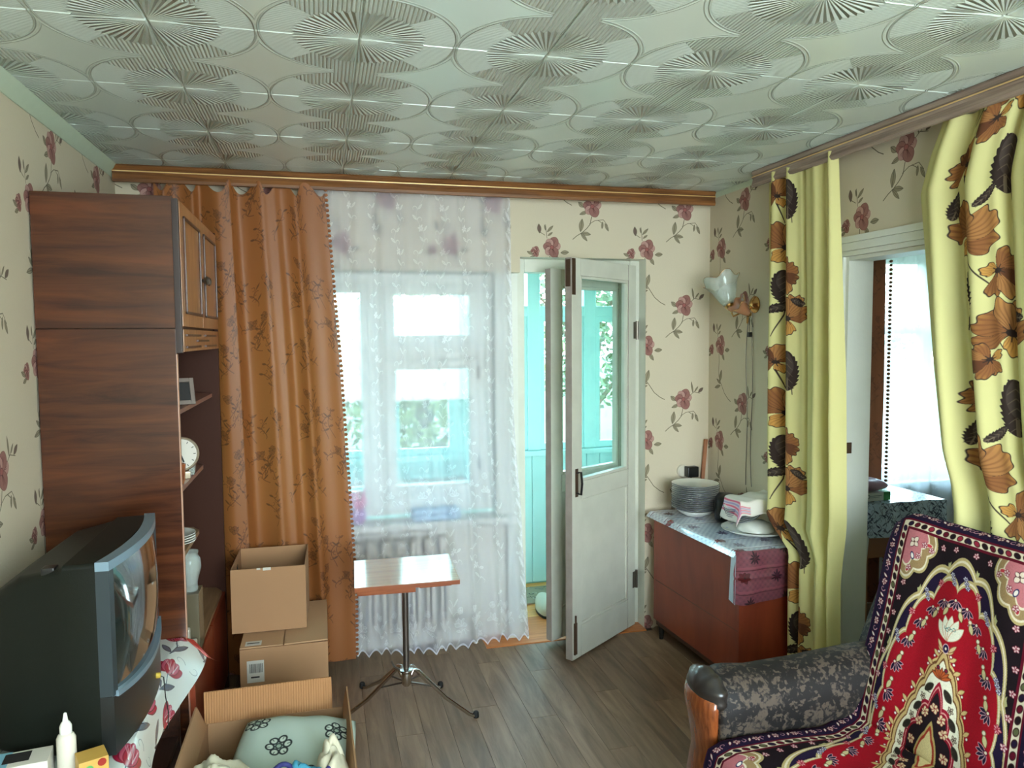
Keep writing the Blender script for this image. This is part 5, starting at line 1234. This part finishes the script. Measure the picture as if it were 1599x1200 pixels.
build('socket_plate', MB().lathe([(.036, 0), (.036, .010), (.030, .016), (.001, .016)], n=24, M=Matrix.Translation((-.03, 0, 0)) @ Matrix.Rotation(R(90), 4, 'X')), 'white_plastic', sk)
build('black_plug', MB().box(-.030, .038, -.062, -.016, -.028, .030), 'black_plastic', sk, bevel=.008, seg=3)
wsck = thing('wooden_stick', 'plain wooden stick leaning in the corner behind the chest', 'stick', (2.03, 3.69, 0)); build('stick', MB().loft([[(1.96 + a, 3.685 + b_, .0) for a, b_ in ((-.010, -.006), (.010, -.006), (.010, .006), (-.010, .006))], [(2.055 + a, 3.700 + b_, 1.045) for a, b_ in ((-.010, -.006), (.010, -.006), (.010, .006), (-.010, .006))]]), 'stick_wood', wsck, bevel=.002, **W_)

# ------------------------------------------------------------------ wall lamp
sl = thing('wall_lamp', 'gilt wall lamp with two tulip glass shades and hanging cables', 'lamp', (RW, 3.30, 1.72))
build('back_plate', MB().lathe([(.042, 0), (.042, .006), (.034, .014), (.018, .026), (.001, .030)], n=24, sy=1.0, M=Matrix.Translation((-.001, -.03, .05)) @ Matrix.Rotation(R(-90), 4, 'Y')), 'gold', sl, smooth=R(40))
def shade(c, ax, sc_, mm, seed):
    z = Vector(ax).normalized(); q = z.to_track_quat('Z', 'Y').to_matrix().to_4x4(); Mx = Matrix.Translation(c) @ q @ Matrix.Scale(sc_, 4); n = 48; rings = []
    for k in range(14):
        t = k / 13; r_ = .018 + .055 * t ** .7 + (.018 * t ** 6); rings.append([Mx @ Vector((r_ * (1 + .10 * t * math.cos(5 * a)) * math.cos(a), r_ * (1 + .10 * t * math.cos(5 * a)) * math.sin(a), .15 * t + .012 * t ** 3 * math.cos(5 * a))) for a in (2 * math.pi * i / n for i in range(n))])
    o = build('glass_shade', MB().loft(rings, cap=False), mm, sl, smooth=R(180), solid=.002)
    rim = [p for p in rings[-1]] + [rings[-1][0]]
    build('shade_rim', MB().tube(rim, .0016, 6), 'gold', o, smooth=R(180))
    build('shade_holder', MB().lathe([(.006, -.02), (.022, -.006), (.026, .012), (.020, .016)], n=18, M=Mx, cap=False), 'gold', sl, smooth=R(60)); return Mx
shade((-.085, .065, .045), (-.10, .50, 1), 1.0, 'cut_glass', 1); shade((-.080, -.105, .0), (-.80, .05, .60), .55, 'brown_glass', 2)
for (y, z) in ((.06, .035), (-.100, .0)): build('arm', MB().tube([(-.02, -.03 + (y > 0) * .02, .05), (-.05, y * .4, .01), (-.075, y * .8, z - .04), (-.083, y, z - .01)], .005, 8), 'gold', sl, smooth=R(60))
build('switch_box', MB().box(-.05, -.03, -.055, -.035, -.11, -.085), 'black_plastic', sl, bevel=.003); build('pull_cord', MB().tube([(-.04, -.045, .0), (-.04, -.045, -.09)], .0012, 6), 'black_rubber', sl)
for s_, ph in ((0, 0), (.045, 1.4)): build('cable', MB().tube([(-.006, .02 - s_ + .010 * math.sin(z * 9 + ph) + .012 * math.sin(z * 4), -z) for z in np.linspace(-.03, .86, 26)], .0022, 6), 'steel_grey', sl, smooth=R(60))

# ------------------------------------------------------------------ armchair with the oriental rug
ac = thing('armchair', 'armchair with dark mottled upholstery and carved wooden arm fronts', 'armchair', (1.55, 1.6, 0))
bs = [(1.63, .12), (1.60, .42), (1.68, .56), (1.76, .70), (1.85, .85), (1.905, .945), (1.925, .985), (1.938, .997), (1.952, .985), (1.958, .94), (1.955, .6), (1.93, .12)]
def bring(y, s_): cx1, cz1 = 1.84, .55; return [(cx1 + (a - cx1) * s_ , y - (.16 * max(0, .98 - c) if y > 2 else 0), cz1 + (c - cz1) * s_) for a, c in bs]
build('backrest', MB().loft([bring(1.09, .93), bring(1.10, .97), bring(1.14, 1), bring(2.06, 1), bring(2.10, .985), bring(2.115, .95)]), 'upholstery', ac, smooth=R(50), **W_)
build('seat', MB().box(1.07, 1.62, 1.30, 1.90, .14, .425), 'upholstery', ac, bevel=.035, seg=4, smooth=R(60), **W_)
build('seat_frame', MB().box(1.09, 1.92, 1.12, 2.08, .08, .15), 'upholstery', ac, bevel=.01, **W_)
def armring(x, dy, s_=1, up=0):
    pr_ = [(2.08, .09), (2.088, .30), (2.095, .46), (2.085, .535), (2.055, .580), (2.02, .598), (1.975, .600), (1.935, .585), (1.905, .545), (1.893, .49), (1.898, .42), (1.905, .30), (1.905, .09)]
    if dy: pr_ = [(2.0 - (a - 2.0) + dy, z) for a, z in pr_][::-1]
    cy1 = 1.99 if not dy else 2.01 + dy; return [(x, cy1 + (a - cy1) * s_, .40 + (z - .40) * s_ + up) for a, z in pr_]
for dy in (0, -.80):
    arm = build('armrest', MB().loft([armring(1.115, dy, .9), armring(1.125, dy, .98), armring(1.18, dy, 1.03, .0), armring(1.26, dy, .985), armring(1.45, dy, 1.0, .004), armring(1.62, dy, 1.02, .012), armring(1.80, dy, 1.03, .02)]), 'upholstery', ac, smooth=R(50), **W_)
    yc = 1.992 if not dy else 2.008 + dy
    rings = []
    for z, xf, rx, ry in ((0, 1.12, .02, .03), (.03, 1.118, .024, .045), (.10, 1.105, .03, .085), (.18, 1.100, .032, .092), (.27, 1.104, .030, .080), (.36, 1.112, .026, .068), (.43, 1.106, .028, .078), (.50, 1.098, .032, .092), (.535, 1.100, .030, .090), (.55, 1.108, .02, .07)):
        rings.append([(xf + rx * math.cos(2 * math.pi * i / 20), yc + ry * math.sin(2 * math.pi * i / 20), z) for i in range(20)])
    build('arm_post', MB().loft(rings), 'arm_wood', ac, smooth=R(60), **W_)
    n = 40; rings = []
    for k in range(12):
        t = math.pi * k / 11; rings.append([(1.118 - .045 * math.cos(t), yc + .098 * math.sin(t) * (1 + .05 * math.cos(9 * a)) * math.cos(a), .545 + .062 * math.sin(t) * (1 + .05 * math.cos(9 * a)) * math.sin(a)) for a in (2 * math.pi * i / n for i in range(n))])
    build('pleated_scroll', MB().loft(rings), mat('scroll_leather', (44, 40, 38), .28, spec=.7) if not dy else 'scroll_leather', ac, smooth=R(60), **W_)
for (a, b_) in ((1.85, 2.03), (1.85, 1.17)): build('leg', MB().lathe([(.018, 0), (.026, .08)], (a, b_, 0), 14), 'arm_wood', ac, **W_)
path = [(1.958, 1.003), (1.942, 1.010), (1.915, 1.003), (1.895, .975), (1.575, .450), (1.535, .437), (1.44, .440), (1.10, .440), (1.060, .425), (1.048, .385), (1.046, .30)]
sl_ = [0]
for k in range(1, len(path)): sl_.append(sl_[-1] + math.dist(path[k - 1], path[k]))
TOT = sl_[-1]; S0 = sl_[2]
def rugp(u, v):
    s_ = v * 1.36
    s_ = min(s_, TOT); X = interp(s_, sl_, [p[0] for p in path]); Z = interp(s_, sl_, [p[1] for p in path]); q = s_ - S0
    ye = 2.125 - .31 * max(0, min(q, .70)); ye = ye if q < .7 else ye - .035 * ss((q - .7) / .1)
    wv = .006 * math.sin(9 * u + 6 * v) * math.sin(14 * v) + .004 * math.sin(23 * u + 3) ; wv *= ss(v * 10)
    dr = ss((.05 - u) / .05); Z -= .045 * ss((.16 - u) / .16) ** 2 * ss((.14 - v) / .14)
    n_x, n_z = (-.857, .514) if s_ < sl_[4] else (0, 1)
    return (X + n_x * (.010 + wv) + .012 * dr * (s_ < sl_[4]), ye - .62 * u, Z + n_z * (.008 + wv) - .012 * dr * (s_ >= sl_[4]))
rg = build('oriental_rug', MB().sheet(rugp, 60, 130, lambda u, v: (u, v)), 'rug', smooth=R(180), solid=.006, at=(1.6, 1.7, .45))
tag(rg, 'crimson oriental rug with cream medallion thrown over the armchair', 'rug')

# ------------------------------------------------------------------ second room
t2 = thing('side_table', 'brown wooden table standing by the window of the second room', 'table', (2.93, 3.42, 0))
build('tabletop', MB().box(2.68, 3.19, 3.21, 3.585, .715, .742), 'table_edge', t2, bevel=.002, **W_); build('apron', MB().box(2.71, 3.16, 3.24, 3.57, .45, .713), mat('side_table_brown', (150, 100, 66), .5), t2, **W_)
for (a, b_) in ((2.71, 3.24), (3.13, 3.24), (2.71, 3.54), (3.13, 3.54)): build('leg', MB().box(a, a + .035, b_, b_ + .035, 0, .46), 'side_table_brown', t2, bevel=.003, **W_)
tcc = thing('scroll_tablecloth', 'blue grey oilcloth with dark scrolls covering the table of the second room', 'tablecloth', (2.93, 3.42, .745))
def t2c(u, v):
    x = 2.60 + .68 * u; d = v * .58
    X = min(max(x, 2.672), 3.198); ex = abs(x - X)
    if d < .40: Y, Z = min(3.598, 3.603 - d), .746
    else: Y, Z = 3.203 - .006 * math.sin(u * 25), .746 - (d - .40)
    return (X + (x - X) * .25, Y, Z - ex * 1.9 * (1 + .5 * (d > .38)))
build('cloth', MB().sheet(t2c, 34, 29, lambda u, v: (u * .68 / .3, v * .58 / .3)), 'oilcloth_scroll', tcc, smooth=R(50), **W_)
build('cloth_corner', MB().add([(2.655, 3.19, .66), (2.70, 3.185, .57), (2.685, 3.19, .36), (2.645, 3.20, .52)], [(0, 1, 2, 3)]), 'oilcloth_back', tcc, solid=.001, **W_)
ab = thing('white_green_carton', 'flat white carton with green end lying on the blue grey oilcloth', 'carton', (2.755, 3.31, .748), R(3))
build('carton_box', MB().box(-.13, .13, -.06, .06, 0, .044), 'paper_white', ab, bevel=.002); build('green_end', MB().box(.086, .1305, -.0605, .0605, -.0, .0445), 'green_card', ab); build('blue_corner', MB().box(-.1305, -.088, -.0605, .0605, 0, .0443), mat('navy_card', (40, 52, 80), .5), ab)
txt('lettering', 'AND', .030, (-.035, -.0612, .024), (R(90), 0, 0), 'ink', ab); build('print_line', MB().box(-.0, .075, -.0606, -.0601, .026, .029).box(.0, .06, -.0606, -.0601, .018, .020), 'grey_cloth', ab)
tag(pillow('pink_package', (2.765, 3.32, .828), .115, .075, .032, (0, 2, 4), 'pink_wrap', wr=.003), 'pink film wrapped package lying on the flat white carton', 'package')
# ------------------------------------------------------------------ loggia floor things, trees
tag(build('doormat', MB().box(.7, 1.75, 4.24, 4.52, .001, .012), 'doormat', bevel=.003, at=(1.2, 4.4, 0)), 'patterned grey doormat on the orange loggia boards', 'doormat')
def box_uv(o, s_):
    me = o.data; ul = me.uv_layers.new(name='UVMap')
    for p in me.polygons:
        for li in p.loop_indices: c = me.vertices[me.loops[li].vertex_index].co; ul.data[li].uv = (c.x / s_, c.y / s_)
box_uv(bpy.data.objects['doormat'], .2)
sh = thing('slipper', 'pale rubber clog with dark sole on the loggia floor', 'shoe', (1.235, 4.10, .004), R(80))
n = 28; ol_ = lambda s_, z, k_=1: [(.125 * s_ * math.cos(2 * math.pi * i / n), .048 * s_ * math.sin(2 * math.pi * i / n) * (1 + .18 * math.cos(2 * math.pi * i / n)) * k_, z) for i in range(n)]
build('sole', MB().loft([ol_(.96, 0), ol_(1.0, .006), ol_(1, .018)]), 'black_rubber', sh, smooth=R(40)); build('upper', MB().loft([ol_(1, .019), ol_(1.03, .04), ol_(.97, .065), ol_(.75, .085), ol_(.35, .095)]), 'boot_white', sh, smooth=R(60))
def tree(x, y, h, r, mm, label, seed):
    q = random.Random(seed); t = thing('garden_tree', label, 'tree', (x, y, -1.2), 0, 'trees outside the loggia')
    m = MB().tube([(0, 0, 0), (.05, .03, h * .35), (-.04, .0, h * .7)], .14, 8, r2=.05)
    for k in range(6): a = k * 1.05; m.tube([(0, 0, h * (.3 + .06 * k)), (r * .35 * math.cos(a), r * .35 * math.sin(a), h * (.45 + .06 * k)), (r * .7 * math.cos(a), r * .7 * math.sin(a), h * (.55 + .07 * k))], .05, 6, r2=.015)
    build('trunk', m, 'bark', t)
    v = []; f = []
    for k in range(3600):
        a = q.uniform(0, 6.283); cz = q.uniform(-1, 1); rr = q.random() ** .4; s_ = math.sqrt(1 - cz * cz)
        lump = 1 + .25 * math.sin(3 * a + seed) * math.cos(4 * cz)
        c = Vector((r * rr * s_ * math.cos(a) * lump, r * rr * s_ * math.sin(a) * lump, h * .66 + h * .36 * rr * cz)); w = q.uniform(.05, .10)
        e1 = Vector((q.uniform(-1, 1), q.uniform(-1, 1), q.uniform(-1, 1))).normalized(); e2 = e1.orthogonal().normalized()
        i = len(v); v += [tuple(c - e1 * w), tuple(c + e2 * w * .5), tuple(c + e1 * w), tuple(c - e2 * w * .5)]; f.append((i, i + 1, i + 2, i + 3))
    lv = build('leaves', MB().add(v, f), mm, t, smooth=False); lv['kind'] = 'stuff'
for k, (x, y, h, r, mm, lb) in enumerate(((-3.0, 12.5, 4.6, 1.5, 'tree_leaf', 'green bushy tree outside beyond the curtained part of the window'), (1.2, 9.2, 4.0, 1.45, 'tree_leaf_yellow', 'yellow green tree straight behind the window with the vent'), (4.9, 13, 4.9, 1.75, 'tree_leaf', 'green tree seen through the balcony door'), (9.6, 12, 4.2, 1.7, 'tree_leaf_yellow', 'yellowish tree outside the second room window'))):
    tree(x, y, h, r, mm, lb, k + 1)
